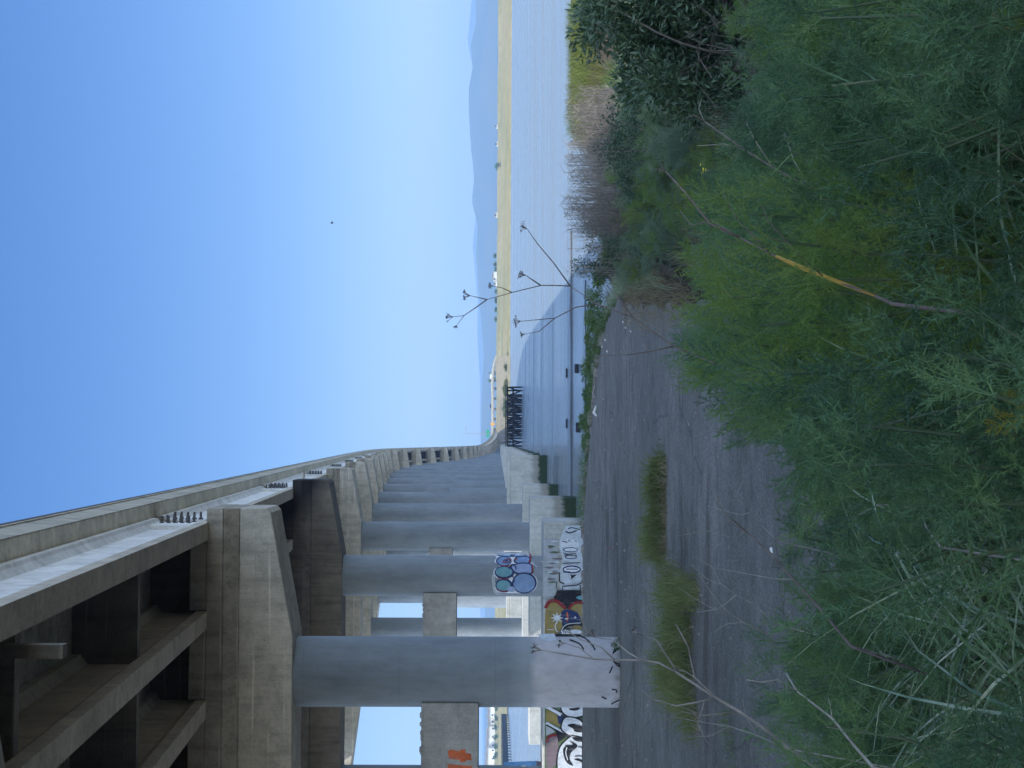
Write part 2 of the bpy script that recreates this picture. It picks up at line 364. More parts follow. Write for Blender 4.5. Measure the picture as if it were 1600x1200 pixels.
def span_loft(mb, i, pts, y0=0., y1=0., mi=0):
    a = sect(i, pts); b = sect(i+1, pts)
    def lerp(f): return [tuple(p+(q-p)*f for p, q in zip(A, B)) for A, B in zip(a, b)]
    mb.loft([lerp(y0/S), lerp(1-y1/S)][::1], mi)
def thin(pts): return pts
# girders ---------------------------------------------------------------
def girder_pts(x, top=3.74, web=.10):
    return [(x-.22, 2.18), (x+.22, 2.18), (x+.22, 2.44), (x+web, 2.62), (x+web, 3.42), (x+.22, 3.53), (x+.29, 3.56), (x+.29, top), (x-.29, top), (x-.29, 3.56), (x-.22, 3.53), (x-web, 3.42), (x-web, 2.62), (x-.22, 2.44)]
def add_girder(mb, i, x, ext=False):
    span_loft(mb, i, girder_pts(x), .45, .45)
GEXT = []
stuffg = MB(); g_near = []
for i in range(I0, I1):
    for k, x in enumerate(GX):
        if k == 0 or (0 <= i <= 2):
            mb = MB(); add_girder(mb, i, x)
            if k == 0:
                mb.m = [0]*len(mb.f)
                # outer web and flange faces take the whitened, skylit colour, the bottom bulb the plain concrete
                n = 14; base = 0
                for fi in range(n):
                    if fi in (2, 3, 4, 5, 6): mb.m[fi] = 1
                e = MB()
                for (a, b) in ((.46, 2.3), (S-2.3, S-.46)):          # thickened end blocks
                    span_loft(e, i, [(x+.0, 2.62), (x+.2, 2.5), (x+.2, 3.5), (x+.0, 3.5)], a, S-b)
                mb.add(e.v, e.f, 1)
                o = build('girder', mb, [M['girder'], M['fascia_skylit']], bridge)
                GEXT.append(o)
                if i >= 0 and i < 7:
                    for end in (0, 1):
                        for row in range(5):
                            for cc in range(2):
                                bb = MB(); f = (.62+cc*.5)/S if end == 0 else 1-(.62+cc*.5)/S
                                zz = T(i)+(T(i+1)-T(i))*f+2.62+row*.17+cc*.06; yy = YB(i)+S*f; xx = x+.19+XS(i)
                                bb.tube([(xx, yy, zz), (xx+.035, yy, zz)], .062, 10); bb.tube([(xx+.03, yy, zz), (xx+.19, yy, zz)], .03, 8)
                                build('anchor_bolt', bb, M['bolt'], o, smooth=40)
            else:
                build('girder', mb, M['girder'], bridge)
        else: add_girder(stuffg, i, x)
tag(build('girder', stuffg, M['girder'], bridge), kind='stuff')
# diaphragms ------------------------------------------------------------
farD = MB()
for i in range(I0, I1):
    for f in (1/3, 2/3):
        for k in range(len(GX)-1):
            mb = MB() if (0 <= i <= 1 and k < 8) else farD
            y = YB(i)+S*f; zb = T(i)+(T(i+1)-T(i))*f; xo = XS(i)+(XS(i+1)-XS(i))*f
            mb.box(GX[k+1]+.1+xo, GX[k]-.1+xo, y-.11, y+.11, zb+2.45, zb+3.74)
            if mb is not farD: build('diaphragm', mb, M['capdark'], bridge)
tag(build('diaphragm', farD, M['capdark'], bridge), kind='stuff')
# slab, barriers, rails --------------------------------------------------
slab, barR, railR, barL, slabseam = MB(), MB(), MB(), MB(), MB()
for i in range(I0, I1):
    span_loft(slab, i, [(X1, 3.75), (X0-.02, 3.75), (X0-.02, 4.0), (X1, 4.0)])
    span_loft(barL, i, [(X1-.05, 3.73), (X1+.2, 3.99), (X1+.2, 4.49), (X1-.05, 4.49)])
    n = 12
    for k in range(n):                                     # outer barrier cast in panels with open joints
        span_loft(barR, i, [(X0-.2, 4.004), (X0-.02, 4.004), (X0-.019, 3.74), (X0, 3.74), (X0+.03, 4.42), (X0+.06, 4.43), (X0+.06, 4.52), (X0-.22, 4.52), (X0-.22, 4.43)], S*k/n+.012, S-S*(k+1)/n+.012)
    span_loft(railR, i, [(X0-.1, 4.88), (X0+.0, 4.88), (X0+.0, 4.97), (X0-.1, 4.97)])
    span_loft(railR, i, [(X0-.09, 4.68), (X0-.01, 4.68), (X0-.01, 4.75), (X0-.09, 4.75)])
    for k in range(14):
        f = (k+.5)/14; y = YB(i)+S*f; zb = T(i)+(T(i+1)-T(i))*f; xo = XS(i)+(XS(i+1)-XS(i))*f+X0
        railR.box(xo-.13, xo-.02, y-.06, y+.06, zb+4.51, zb+4.89)
build('deck_slab', slab, M['barrier'], bridge); build('barrier', barR, M['barrier'], bridge); build('handrail', railR, M['rail'], bridge); build('barrier', barL, M['barrier'], bridge)
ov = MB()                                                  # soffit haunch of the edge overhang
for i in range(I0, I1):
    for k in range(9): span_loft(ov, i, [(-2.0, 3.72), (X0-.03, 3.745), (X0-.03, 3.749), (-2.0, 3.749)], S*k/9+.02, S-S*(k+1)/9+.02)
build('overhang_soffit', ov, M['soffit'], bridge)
# drain pipe between the first two girders
dp = MB(); q = atY(90, 1017, 20.5); dp.box(q.x-.09, q.x+.09, 20.4, 20.6, q.z-.1, T(0)+4.6); build('drain_pipe', dp, M['capdark'], bridge)
ab = MB(); ab.box(-22, -1, YB(I0)-3, YB(I0)+.9, -2, T(I0)+2.1); build('abutment', ab, M['cap'], bridge)
# graffiti ---------------------------------------------------------------
def ell(cx, cy, rx, ry, n=26, a=0):
    return [(cx+rx*math.cos(t)*math.cos(a)-ry*math.sin(t)*math.sin(a), cy+rx*math.cos(t)*math.sin(a)+ry*math.sin(t)*math.cos(a)) for t in (2*math.pi*k/n for k in range(n))]
def smoothpoly(pts, closed=True, n=5):
    out = []; L = len(pts)
    rngk = range(L) if closed else range(L-1)
    for i in rngk:
        g = lambda k: pts[k % L] if closed else pts[max(0, min(L-1, k))]
        p0, p1, p2, p3 = g(i-1), g(i), g(i+1), g(i+2)
        for s in range(n):
            t_ = s/n
            out.append(tuple(.5*(2*b+(c-a)*t_+(2*a-5*b+4*c-d)*t_*t_+(3*b-a-3*c+d)*t_**3) for a, b, c, d in zip(p0, p1, p2, p3)))
    if not closed: out.append(pts[-1])
    return out
class Paint:
    def __init__(s, off, sc, surf, step=.0018): s.mb = MB(); s.k = 0; s.off = off; s.sc = sc; s.surf = surf; s.step = step
    def put(s, pts2, faces, col):
        s.k += 1
        vs = [s.surf(s.off[0]+x/s.sc, s.off[1]+y/s.sc, .004+s.k*s.step) for x, y in pts2]
        fs = []
        for f in faces:
            a, b, c = (Vector(vs[i]) for i in f[:3])
            fs.append(f if (b-a).cross(c-a).y < 0 else tuple(reversed(f)))
        s.mb.add(vs, fs, PK.index(col))
    def poly(s, col, pts):
        tris = tessellate_polygon([[Vector((x, y, 0)) for x, y in pts]])
        bm = bmesh.new(); vs = [bm.verts.new((x, y, 0)) for x, y in pts]
        for t_ in tris:
            try: bm.faces.new([vs[i] for i in t_])
            except ValueError: pass
        for _ in range(3):
            es = [e for e in bm.edges if e.calc_length() > 55]
            if not es: break
            bmesh.ops.subdivide_edges(bm, edges=es, cuts=1); bmesh.ops.triangulate(bm, faces=bm.faces[:])
        bm.verts.index_update()
        s.put([(v.co.x, v.co.y) for v in bm.verts], [tuple(v.index for v in f.verts) for f in bm.faces], col); bm.free()
    def line(s, col, pts, w, closed=False, curve=True):
        if curve: pts = smoothpoly(pts, closed)
        n = len(pts); L = []
        for i, (x, y) in enumerate(pts):
            a = pts[(i-1) % n] if closed or i > 0 else pts[i]; b = pts[(i+1) % n] if closed or i < n-1 else pts[i]
            dx, dy = b[0]-a[0], b[1]-a[1]; d = math.hypot(dx, dy) or 1
            L += [(x-dy/d*w/2, y+dx/d*w/2), (x+dy/d*w/2, y-dx/d*w/2)]
        fs = []
        for i in range(n if closed else n-1):
            j = (i+1) % n; fs.append((2*i, 2*j, 2*j+1, 2*i+1))
        s.put(L, fs, col)
    def done(s, parent, name='graffiti'): return build(name, s.mb, [P[k] for k in PK], parent)
def on_wall(Y):
    def f(px, py, e): q = atY(px, py, Y); return (q.x, Y-e, q.z)
    return f
def on_cyl(cx, cy, r):
    def f(px, py, e):
        d = ray(px, py); a = d.x**2+d.y**2; b = -2*(d.x*cx+d.y*cy); c = cx*cx+cy*cy-r*r
        disc = max(0, b*b-4*a*c); q = CAM+d*((-b-math.sqrt(disc))/(2*a))
        nx, ny = (q.x-cx)/r, (q.y-cy)/r
        return (q.x+nx*e, q.y+ny*e, q.z)
    return f
# bents ------------------------------------------------------------------
def cap_profile(t_, x):
    # front view of the cap: upper block carrying the girders and a lower hammerhead
    xr, xl = -1.71+x, -27.6+x
    return xr, xl
def ground_top(i): return 1.55 if i == 1 else (2.0 if i <= 0 else None)
for i in range(I0, I1+1):
    y, t_, xo = YB(i), T(i), XS(i)
    dark = i == 2
    xr, xl = -1.71+xo, -20.9+xo
    mb = MB(); w = .95
    cr = COLX[0]+xo+.98; cl = COLX[-1]+xo-.98
    mb.prism([(cr, t_), (xr-.12, t_+.58), (xr, t_+.68), (xr, t_+1.36), (xl, t_+1.36), (xl, t_+.68), (xl+.12, t_+.58), (cl, t_)], y-w, y+w)
    # chamfer band and upper block
    for sgn in (-1, 1):
        a = y+sgn*w*.998; b = y+sgn*(w+.28)
        lo, hi = min(a, b), max(a, b)
    mb.add([(xr-.002, y-w, t_+1.362), (xl+.002, y-w, t_+1.362), (xl+.002, y+w, t_+1.362), (xr-.002, y+w, t_+1.362),
            (xr-.002, y-w-.3, t_+1.72), (xl+.002, y-w-.3, t_+1.72), (xl+.002, y+w+.3, t_+1.72), (xr-.002, y+w+.3, t_+1.72)],
           [(0,1,2,3), (7,6,5,4), (4,5,1,0), (5,6,2,1), (6,7,3,2), (7,4,0,3)], 1)
    mb.box(xl, xr, y-w-.3, y+w+.3, t_+1.724, t_+2.15, 1)
    for k in range(len(GX)-1):                              # stub walls between the girder ends
        mb.box(GX[k+1]+.23+xo, GX[k]-.23+xo, y-w-.297, y+w+.297, t_+2.153, t_+2.56, 1)
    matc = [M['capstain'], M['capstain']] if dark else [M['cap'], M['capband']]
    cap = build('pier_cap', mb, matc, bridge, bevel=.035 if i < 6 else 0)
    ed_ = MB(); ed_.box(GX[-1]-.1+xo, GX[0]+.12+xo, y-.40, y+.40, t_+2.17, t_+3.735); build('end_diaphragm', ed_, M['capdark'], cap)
    if dark:
        pb_ = MB(); pb_.tube([(xr-.1, y+w+.4, t_+2.0), (xr+.28, y+w+.4, t_+2.0)], .06, 8); pb_.tube([(xr-.6, y+w+.4, t_+2.0), (xr-.1, y+w+.4, t_+2.0)], .08, 8); build('pipe_stub', pb_, M['cap'], cap)
    if i >= 2: zfoot = EYE-2.0 if i < 5 else EYE-1.25
    zf = ground_top(i)-.5 if i < 2 else zfoot-.05
    step = None
    if i >= 5:
        step = EYE+(4.8+.5*(i-5) if i <= 10 else max(.2, 7.3*(KT[i]+4)/22.8))
        if step > t_-1.5: step = None
        if i > 24: step = None
    for k, cx in enumerate(COLX):
        cb = MB(); x = cx+xo
        if step:
            cb.cyl(x, y, zf, step, 1.33, 44); cb.cyl(x, y, step-.02, t_+.03, .9, 44)
        else: cb.cyl(x, y, zf, t_+.03, .9, 56)
        build('column', cb, M['columnpaint'] if (i == 1 and k == 0) else M['column'], cap, smooth=40)
    if i >= 1 and i <= 9:
        top = EYE+{1: 1.92, 2: 3.25, 3: 4.28, 4: 5.4}.get(i, 5.4+.9*(i-4)); bot = top-1.46
        for k in range(1):
            sb = MB(); sb.box(COLX[k+1]+.7, COLX[k]-.7, y-.62, y+.62, bot, top)
            for q in range(6):
                xx = COLX[k]-.98-q*.2-rnd.uniform(0, .1); sb.box(xx-rnd.uniform(.03, .09), xx+rnd.uniform(.03, .08), y-.66, y-.50, top-.06, top+rnd.uniform(.015, .06))
            build('crossbeam', sb, M['beam'], cap, bevel=.03)
    if i >= 2:
        fb = MB(); xr_ = (-3.45 if i < 5 else -1.35)+xo; xl_ = -18.6+xo; hw = 1.75 if i < 5 else 2.4
        fb.box(xl_, xr_, y-hw, y+hw, -2.2, zfoot)
        if i >= 5:
            fb.box(xl_+.6, xr_-.5, y-hw+.4, y+hw-.4, zfoot+.002, zfoot+.35)
        build('footing', fb, M['footing'], cap, bevel=.05 if i < 6 else 0)
    if i == 1:
        g = Paint((0, 0), 1, on_wall(y-.62))
        g.poly('orange', [(699, 1174), (704, 1171), (736, 1178), (737, 1188), (702, 1186)])
        g.poly('orange', [(718, 1172), (727, 1170), (728, 1190), (719, 1191)])
        g.poly('orange', [(699, 1194), (738, 1197), (738, 1206), (700, 1204)])
        g.done(cap)
        g = Paint((0, 0), 1, on_cyl(COLX[0], y, .9))
        g.poly('black', [(960, 1012), (957, 1020), (958, 1034), (963, 1040), (969, 1043), (973, 1040), (973, 1012)])
        for pts in ([(952, 1052), (955, 1046), (957, 1041)], [(956, 1077), (963, 1078), (963, 1082)], [(940, 1088), (948, 1092)], [(900, 992), (915, 998), (925, 1008), (930, 1016)], [(890, 1000), (905, 1006), (912, 1015)], [(968, 1093), (958, 1098), (955, 1100)]):
            g.done(cap); g = Paint((0, 0), 1, on_cyl(COLX[0], y, .9)); g.k = 3; g.line('black', pts, 2.2)
        g.done(cap); g = Paint((0, 0), 1, on_cyl(COLX[0], y, .9)); g.poly('pale', [(840, 991), (866, 990), (870, 1000), (858, 1003), (846, 999)])
        g.done(cap)
    if i == 2:
        # bubble-letter throw-up on the second column
        g = Paint((740, 840), 8, on_cyl(COLX[0], y, .9))
        sil = smoothpoly([(262, 192), (285, 250), (262, 300), (322, 360), (268, 390), (248, 440), (285, 505), (330, 520), (272, 572), (272, 640), (312, 682), (450, 692), (680, 690), (772, 640), (798, 560), (784, 500), (745, 450), (750, 350), (722, 312), (718, 250), (692, 196), (480, 188)])
        g.poly('grey', smoothpoly([(228, 470), (262, 470), (275, 640), (330, 700), (470, 700), (280, 706), (235, 600)])); g.poly('white', sil)
        for col, e in (('navy', ell(478, 212, 205, 30)), ('sky', ell(478, 213, 190, 22)), ('navy', ell(376, 296, 98, 64)), ('blue', ell(380, 296, 84, 52)), ('navy', smoothpoly([(500, 300), (540, 240), (680, 232), (715, 270), (700, 325), (560, 330)])), ('blue', smoothpoly([(520, 296), (550, 254), (672, 246), (698, 275), (688, 314), (565, 318)])),
                       ('navy', ell(385, 436, 125, 80)), ('teal', ell(380, 430, 104, 62)), ('navy', smoothpoly([(460, 345), (520, 330), (610, 314), (720, 330), (745, 400), (730, 455), (600, 462), (500, 440)])), ('lilac', smoothpoly([(475, 360), (525, 345), (612, 330), (705, 342), (722, 400), (712, 440), (600, 448), (520, 425)])),
                       ('navy', ell(380, 596, 110, 84)), ('teal', ell(372, 596, 86, 66)), ('navy', ell(634, 564, 155, 130)), ('blue', ell(632, 566, 136, 112)), ('lilac', ell(470, 640, 50, 34))):
            g.poly(col, e)
        g.line('navy', [(435, 540), (430, 500), (470, 478), (505, 510), (500, 560)], 14); g.line('navy', [(445, 400), (460, 360), (500, 350), (530, 375), (525, 405)], 14)
        g.line('red', [(690, 200), (712, 240), (706, 285), (690, 322)], 20); g.line('red', [(735, 345), (738, 400), (722, 452)], 16); g.line('red', [(325, 352), (400, 362), (470, 352)], 10); g.line('red', [(300, 500), (370, 512), (440, 506)], 9); g.line('red', [(290, 645), (380, 664), (440, 656)], 9)
        g.line('red', smoothpoly([(365, 305), (410, 280), (468, 280), (440, 310), (390, 318)]), 9, True, False); g.line('navy', [(395, 298), (425, 296)], 14); g.line('navy', [(450, 250), (475, 225), (500, 245), (512, 215)], 8); g.line('red', [(510, 300), (525, 275), (545, 280)], 12)
        g.line('pale', [(735, 310), (760, 350), (800, 372)], 10)
        g.done(cap)
        # the long painted wall under it
        g = Paint((740, 840), 8, on_wall(y-1.75)); rr = random.Random(5)
        g.poly('grey', [(880, 20), (1010, 10), (1060, 300), (1050, 600), (1000, 760), (880, 780)])
        for k in range(26):
            cx, cy = rr.uniform(890, 1060), rr.uniform(30, 600); g.poly(rr.choice(['green', 'plum', 'pale', 'grey']), [(cx+rr.uniform(8, 55)*math.cos(a)*1.6, cy+rr.uniform(6, 16)*math.sin(a)) for a in (2*math.pi*j/9 for j in range(9))])
        g.poly('pale', [(1075, 20), (1150, -150), (1390, -160), (1390, 655), (1075, 650), (1085, 500), (1060, 430), (1100, 350), (1110, 260), (1070, 120)])
        g.poly('white', [(1085, 25), (1160, 10), (1300, 30), (1320, 110), (1200, 130), (1090, 110)])
        g.poly('white', smoothpoly([(1150, 130), (1250, 110), (1320, 150), (1250, 185), (1160, 175)]))
        for (cx, cy, rx, ry) in ((1210, 150, 90, 26), (1215, 240, 70, 22)): g.line('navy', ell(cx, cy, rx, ry), 10, True, False)
        g.line('black', [(1150, -80), (1200, -60), (1290, -90)], 16); g.line('black', [(1180, -110), (1230, -125), (1330, -100)], 12)
        for pts in ([(1100, 40), (1170, 60)], [(1130, 215), (1290, 225)], [(1120, 190), (1180, 205), (1280, 195)], [(1110, 320), (1330, 312)], [(1180, 30), (1200, 45)], [(1260, 35), (1290, 45)]): g.line('black', pts, 9)
        g.poly('white', ell(1228, 395, 125, 62)); g.line('navy', ell(1226, 396, 108, 42), 17, True, False); g.line('navy', [(1150, 392), (1300, 392)], 11); g.line('navy', [(1120, 425), (1200, 430)], 20)
        g.poly('black', [(1210, 452), (1232, 470), (1290, 458), (1240, 500), (1210, 527), (1220, 490)])
        g.line('black', [(1072, 430), (1070, 540), (1085, 558), (1130, 574)], 15, curve=False); g.line('black', [(1108, 655), (1110, 606), (1290, 592), (1330, 572), (1390, 550)], 13, curve=False); g.line('black', [(1330, 590), (1332, 655)], 13, curve=False); g.line('black', [(1035, 560), (1032, 640)], 9)
        g.poly('gold', smoothpoly([(895, 930), (925, 850), (1010, 800), (1100, 840), (1150, 900), (1110, 1110), (1000, 1240), (900, 1230)]))
        g.poly('gold', smoothpoly([(1180, 900), (1270, 835), (1390, 850), (1392, 1120), (1230, 1120)]))
        g.poly('black', [(1040, 655), (1388, 655), (1388, 800), (1300, 810), (1180, 880), (1140, 870), (1010, 770), (1000, 740), (1025, 715)]); g.poly('teal', smoothpoly([(1280, 745), (1330, 722), (1390, 720), (1390, 770), (1320, 770)]))
        g.line('red', [(898, 880), (930, 815), (985, 785), (1050, 800), (1110, 850), (1150, 880)], 44); g.line('red', [(1185, 900), (1230, 835), (1300, 808), (1385, 815)], 34)
        g.poly('navy', smoothpoly([(1090, 940), (1150, 890), (1210, 900), (1290, 930), (1335, 1010), (1320, 1080), (1130, 1110), (1100, 1030)]))
        g.line('orange', [(1165, 930), (1175, 990), (1168, 1040)], 20); g.poly('white', ell(1160, 1010, 24, 9)); g.poly('white', ell(1268, 995, 14, 12))
        st = []
        for k in range(16): a = math.pi*k/8; r_ = 85 if k % 2 == 0 else 34; st.append((1040+r_*math.cos(a), 1000+r_*.9*math.sin(a)))
        g.poly('white', st)
        g.line('white', [(1050, 1040), (1020, 1090), (1030, 1150), (1060, 1180)], 11); g.line('white', [(920, 1148), (1000, 1146)], 8)
        g.line('black', [(1095, 1190), (1140, 1110), (1210, 1080), (1330, 1075), (1390, 1120)], 46); g.line('white', [(1090, 1180), (1130, 1105), (1200, 1072), (1340, 1062)], 9)
        g.poly('white', ell(1150, 1190, 52, 44)); g.poly('white', ell(1275, 1185, 85, 42))
        g.poly('black', [(900, 1200), (1390, 1200), (1390, 1640), (900, 1640)]); g.poly('gold', [(900, 1900), (900, 1640), (1390, 1640), (1390, 1900)])
        # second piece, seen to the left of the first column
        g.off = (740, 1050)
        g.poly('green', [(890, 330), (1400, 330), (1400, 1500), (890, 1500)])
        g.poly('gold', [(905, 455), (1090, 560), (1110, 640), (1060, 670), (905, 600)]); g.poly('navy', [(1040, 520), (1140, 540), (1120, 640), (1060, 640)])
        g.poly('grey', [(905, 640), (1020, 740), (905, 790)]); g.poly('plum', smoothpoly([(905, 860), (960, 790), (1045, 790), (1050, 1100), (960, 1200), (905, 1150)])); g.line('red', [(912, 870), (930, 815), (980, 785), (1045, 780)], 34)
        g.line('white', [(905, 425), (1095, 525)], 52, curve=False); g.line('black', [(905, 396), (1100, 500)], 17, curve=False); g.line('black', [(905, 452), (1060, 535)], 8, curve=False)
        g.line('white', [(905, 628), (1160, 780)], 40, curve=False); g.line('black', [(905, 652), (1180, 800)], 20, curve=False)
        g.poly('black', [(1020, 720), (1170, 790), (1060, 870), (1040, 800)])
        for sh in ([(1080, 400), (1110, 500), (1200, 560), (1300, 560), (1390, 520), (1390, 380), (1100, 380)], [(1140, 560), (1270, 565), (1350, 610), (1390, 700), (1390, 800), (1230, 800), (1120, 740), (1090, 670)], [(1200, 800), (1260, 790), (1390, 860), (1400, 1180), (1400, 1450), (1100, 1450), (1050, 1250), (1040, 1080), (1080, 920)]):
            sm = smoothpoly(sh); g.poly('white', sm); g.line('black', sm, 20, True, False)
        for sh in ([(1190, 450), (1260, 440), (1330, 430), (1310, 465), (1250, 475), (1200, 465)], [(1170, 655), (1260, 640), (1370, 700), (1350, 745), (1260, 735), (1240, 700)], [(1230, 810), (1300, 805), (1380, 830), (1370, 862), (1280, 855)], [(1195, 850), (1280, 890), (1290, 930), (1215, 1000), (1200, 1080), (1240, 1160), (1160, 1120), (1120, 1020), (1130, 930), (1235, 900)], [(1260, 1075), (1310, 1070), (1385, 1110), (1385, 1140), (1330, 1110), (1270, 1090)]):
            g.poly('black', smoothpoly(sh))
        for pts in ([(1180, 420), (1320, 418)], [(1230, 650), (1330, 665), (1370, 700)], [(1260, 1045), (1330, 1040), (1385, 1062)], [(1300, 930), (1330, 925), (1380, 960)], [(1140, 910), (1250, 910)]): g.line('black', pts, 12)
        g.line('white', [(1165, 930), (1150, 1000), (1175, 1090)], 12)
        g.poly('gold', [(1396, 380), (1448, 390), (1448, 1500), (1396, 1500)])
        for cy in (480, 600, 690, 860, 960): g.line('black', [(1405, cy), (1420, cy-30), (1440, cy), (1420, cy+30)], 7, rr.random() < .6)
        g.poly('green', [(1366, 380), (1402, 380), (1412, 900), (1396, 1200), (1372, 900)])
        g.done(cap)
        g = Paint((0, 0), 1, on_cyl(COLX[1], y, .9))
        g.poly('sky', [(787, 1191), (838, 1189), (842, 1230), (785, 1230)]); g.poly('pale', [(800, 1193), (826, 1191), (820, 1199)]); g.poly('plum', [(838, 1189), (848, 1191), (848, 1230), (840, 1230)]); g.done(cap)
# ------------------------------------------------------------------ terrain
def sm(a, b, x): x = np.clip((x-a)/(b-a), 0, 1); return x*x*(3-2*x)
def gnd(X, Y):
    X = np.asarray(X, float); Y = np.asarray(Y, float)
    near = 1.65+1.5*sm(12.5, 0, Y)
    h = near+.35*sm(3.9, 7, X)*sm(8, 16, Y)
    shore = 57.3+1.5*np.sin(X*.35)*.6+np.where(X > 9, (X-9)*.4, 0).clip(0, 2.5) - 6.6*sm(-3, 3, X)*(1-sm(3.5, 7, X))
    h = h-1.15*sm(35, 50, Y)*sm(3.4, 5.2, X)*(1-sm(10, 12, X))
    h = h*(1-sm(shore, shore+5, Y))-1.6*sm(shore, shore+7, Y)
    h = h+.05*np.sin(X*1.7+Y*.9)*sm(3.5, 6, X)+.04*np.sin(Y*2.1-X)*sm(3.5, 6, X)
    return h
def grid(xs, ys, hf):
    XX, YY = np.meshgrid(xs, ys); ZZ = hf(XX, YY)
    V = np.stack([XX, YY, ZZ], -1).reshape(-1, 3); n, m_ = len(ys), len(xs)
    idx = np.arange(n*m_).reshape(n, m_)
    Fc = np.stack([idx[:-1, :-1], idx[:-1, 1:], idx[1:, 1:], idx[1:, :-1]], -1).reshape(-1, 4)
    mb = MB(); mb.arr(V, Fc); return mb
xs = np.unique(np.concatenate([np.linspace(-140, -20, 50), np.linspace(-20, 30, 130), np.linspace(30, 140, 45)]))
gm = grid(xs, np.concatenate([np.linspace(-90, 0, 30), np.linspace(.5, 95, 200)]), gnd)
tag(build('ground', gm, M['soil'], smooth=180), 'dark bare soil of the near bank', kind='structure')
wm = grid(np.array([-9000, -1500, -300, -60, 60, 300, 1500, 9000.]), np.array([-300, 30, 60, 120, 300, 650, 1500, 9000.]), lambda X, Y: X*0)
tag(build('water', wm, M['water'], smooth=180), 'calm pale blue bay water with wind ripples', kind='structure')
# road
def jit(a): return a+rnd.uniform(-.12, .12)
edge = [(1.3, 11.6), (1.9, 20), (2.4, 27.5), (3.0, 34), (3.7, 41), (3.4, 44.5), (2.6, 47.5), (1.4, 50), (-.5, 53.2), (-2.6, 55.8), (-6, 56.2), (-140, 56.2)]
rp = []
for a, b in zip(edge[:-1], edge[1:]):
    n = max(1, int(min(40, math.hypot(b[0]-a[0], b[1]-a[1])/.5)))
    rp += [(jit(a[0]+(b[0]-a[0])*k/n), jit(a[1]+(b[1]-a[1])*k/n)) for k in range(n)]
rp += [(-140, 56.2), (-140, 11.6)]
mb = MB(); nrp = len(rp)
tr = tessellate_polygon([[Vector((x, y, 0)) for x, y in rp]])
top = [(x, y, 1.72) for x, y in rp]
mb.add(top, [t_ if (Vector(top[t_[1]])-Vector(top[t_[0]])).cross(Vector(top[t_[2]])-Vector(top[t_[0]])).z > 0 else tuple(reversed(t_)) for t_ in tr])
mb.add(top+[(x, y, 1.5) for x, y in rp], [(k, k+nrp, (k+1) % nrp+nrp, (k+1) % nrp) for k in range(nrp)])
tag(build('road', mb, M['asphalt']), 'old grey asphalt surface under the bridge', kind='structure')
# far shore
def marsh_h(X, Y):
    sh = 628+9*np.sin(X*.012+1)+np.where(X < -60, (-60-X)*.35, 0).clip(0, 400)+np.where(X > 150, (X-150)*.05, 0)
    return -1+1.55*sm(sh-3, sh+3, Y)+2.6*sm(sh+40, 960, Y)+2.9*sm(990, 1020, Y)-2.2*sm(1045, 1100, Y)+.25*np.sin(X*.11+Y*.05)*sm(sh+20, sh+60, Y)
mm = grid(np.linspace(-1500, 1500, 300), np.unique(np.concatenate([np.linspace(600, 720, 40), np.linspace(720, 1120, 40), np.linspace(1120, 8500, 12)])), marsh_h)
tag(build('marsh', mm, M['marsh'], smooth=180), 'flat yellow green salt marsh and levee across the water', kind='structure')
# hills
def hillmesh(Y0, prof, depth, amp, seed):
    xs = np.linspace(-5000, 5000, 420); k = np.interp(xs, [p[0] for p in prof], [p[1] for p in prof])
    r_ = np.random.default_rng(seed)
    ph = r_.uniform(0, 6, 8)
    nz = sum(np.sin(xs*(.004*1.7**j)+ph[j])*amp*.55**j for j in range(6))
    rows = [(-1.2, .02), (-.8, .28), (-.45, .62), (-.2, .86), (0, 1), (.3, .8), (1, .1)]
    V = []; 
    for q, (dy, fr) in enumerate(rows):
        wob = sum(np.sin(xs*(.006*1.6**j)+ph[j]*3+q*1.3)*.10*.6**j for j in range(5))*(0 if q == 4 else 1)
        V.append(np.stack([xs, np.full_like(xs, Y0+dy*depth)+wob*depth, (k+nz)*np.clip(fr+wob*.6, 0, 1)], -1))
    V = np.concatenate(V); n = len(rows); m_ = len(xs); idx = np.arange(n*m_).reshape(n, m_)
    mb = MB(); mb.arr(V, np.stack([idx[:-1, :-1], idx[:-1, 1:], idx[1:, 1:], idx[1:, :-1]], -1).reshape(-1, 4)); return mb
def prof(Y0, pts): return [(atY(x, y, Y0).x, atY(x, y, Y0).z) for y, x in sorted(pts, reverse=True)]
pn = [(-300, 738), (0, 743), (35, 744), (70, 735), (105, 738), (140, 732), (175, 732), (210, 734), (250, 738), (280, 741), (315, 737), (350, 746), (400, 744), (440, 747), (480, 750), (510, 753), (560, 757), (600, 754), (650, 753), (680, 752), (740, 756), (1200, 757), (1700, 750)]
pf = [(-300, 730), (0, 737), (20, 735), (45, 733), (62, 731), (85, 735), (120, 742), (170, 745), (215, 738), (232, 734), (250, 738), (300, 745), (350, 742), (385, 739), (420, 743), (470, 747), (520, 746), (600, 750), (700, 750), (1200, 753), (1700, 745)]
tag(build('hills', hillmesh(5000, prof(5000, pn), 500, 1.2, 3), M['hill'], smooth=180), 'long blue hills behind the marsh', kind='structure')
tag(build('hills', hillmesh(8000, prof(8000, pf), 700, 2.0, 9), M['hill'], smooth=180), 'paler far ridge behind the near hills', kind='structure')
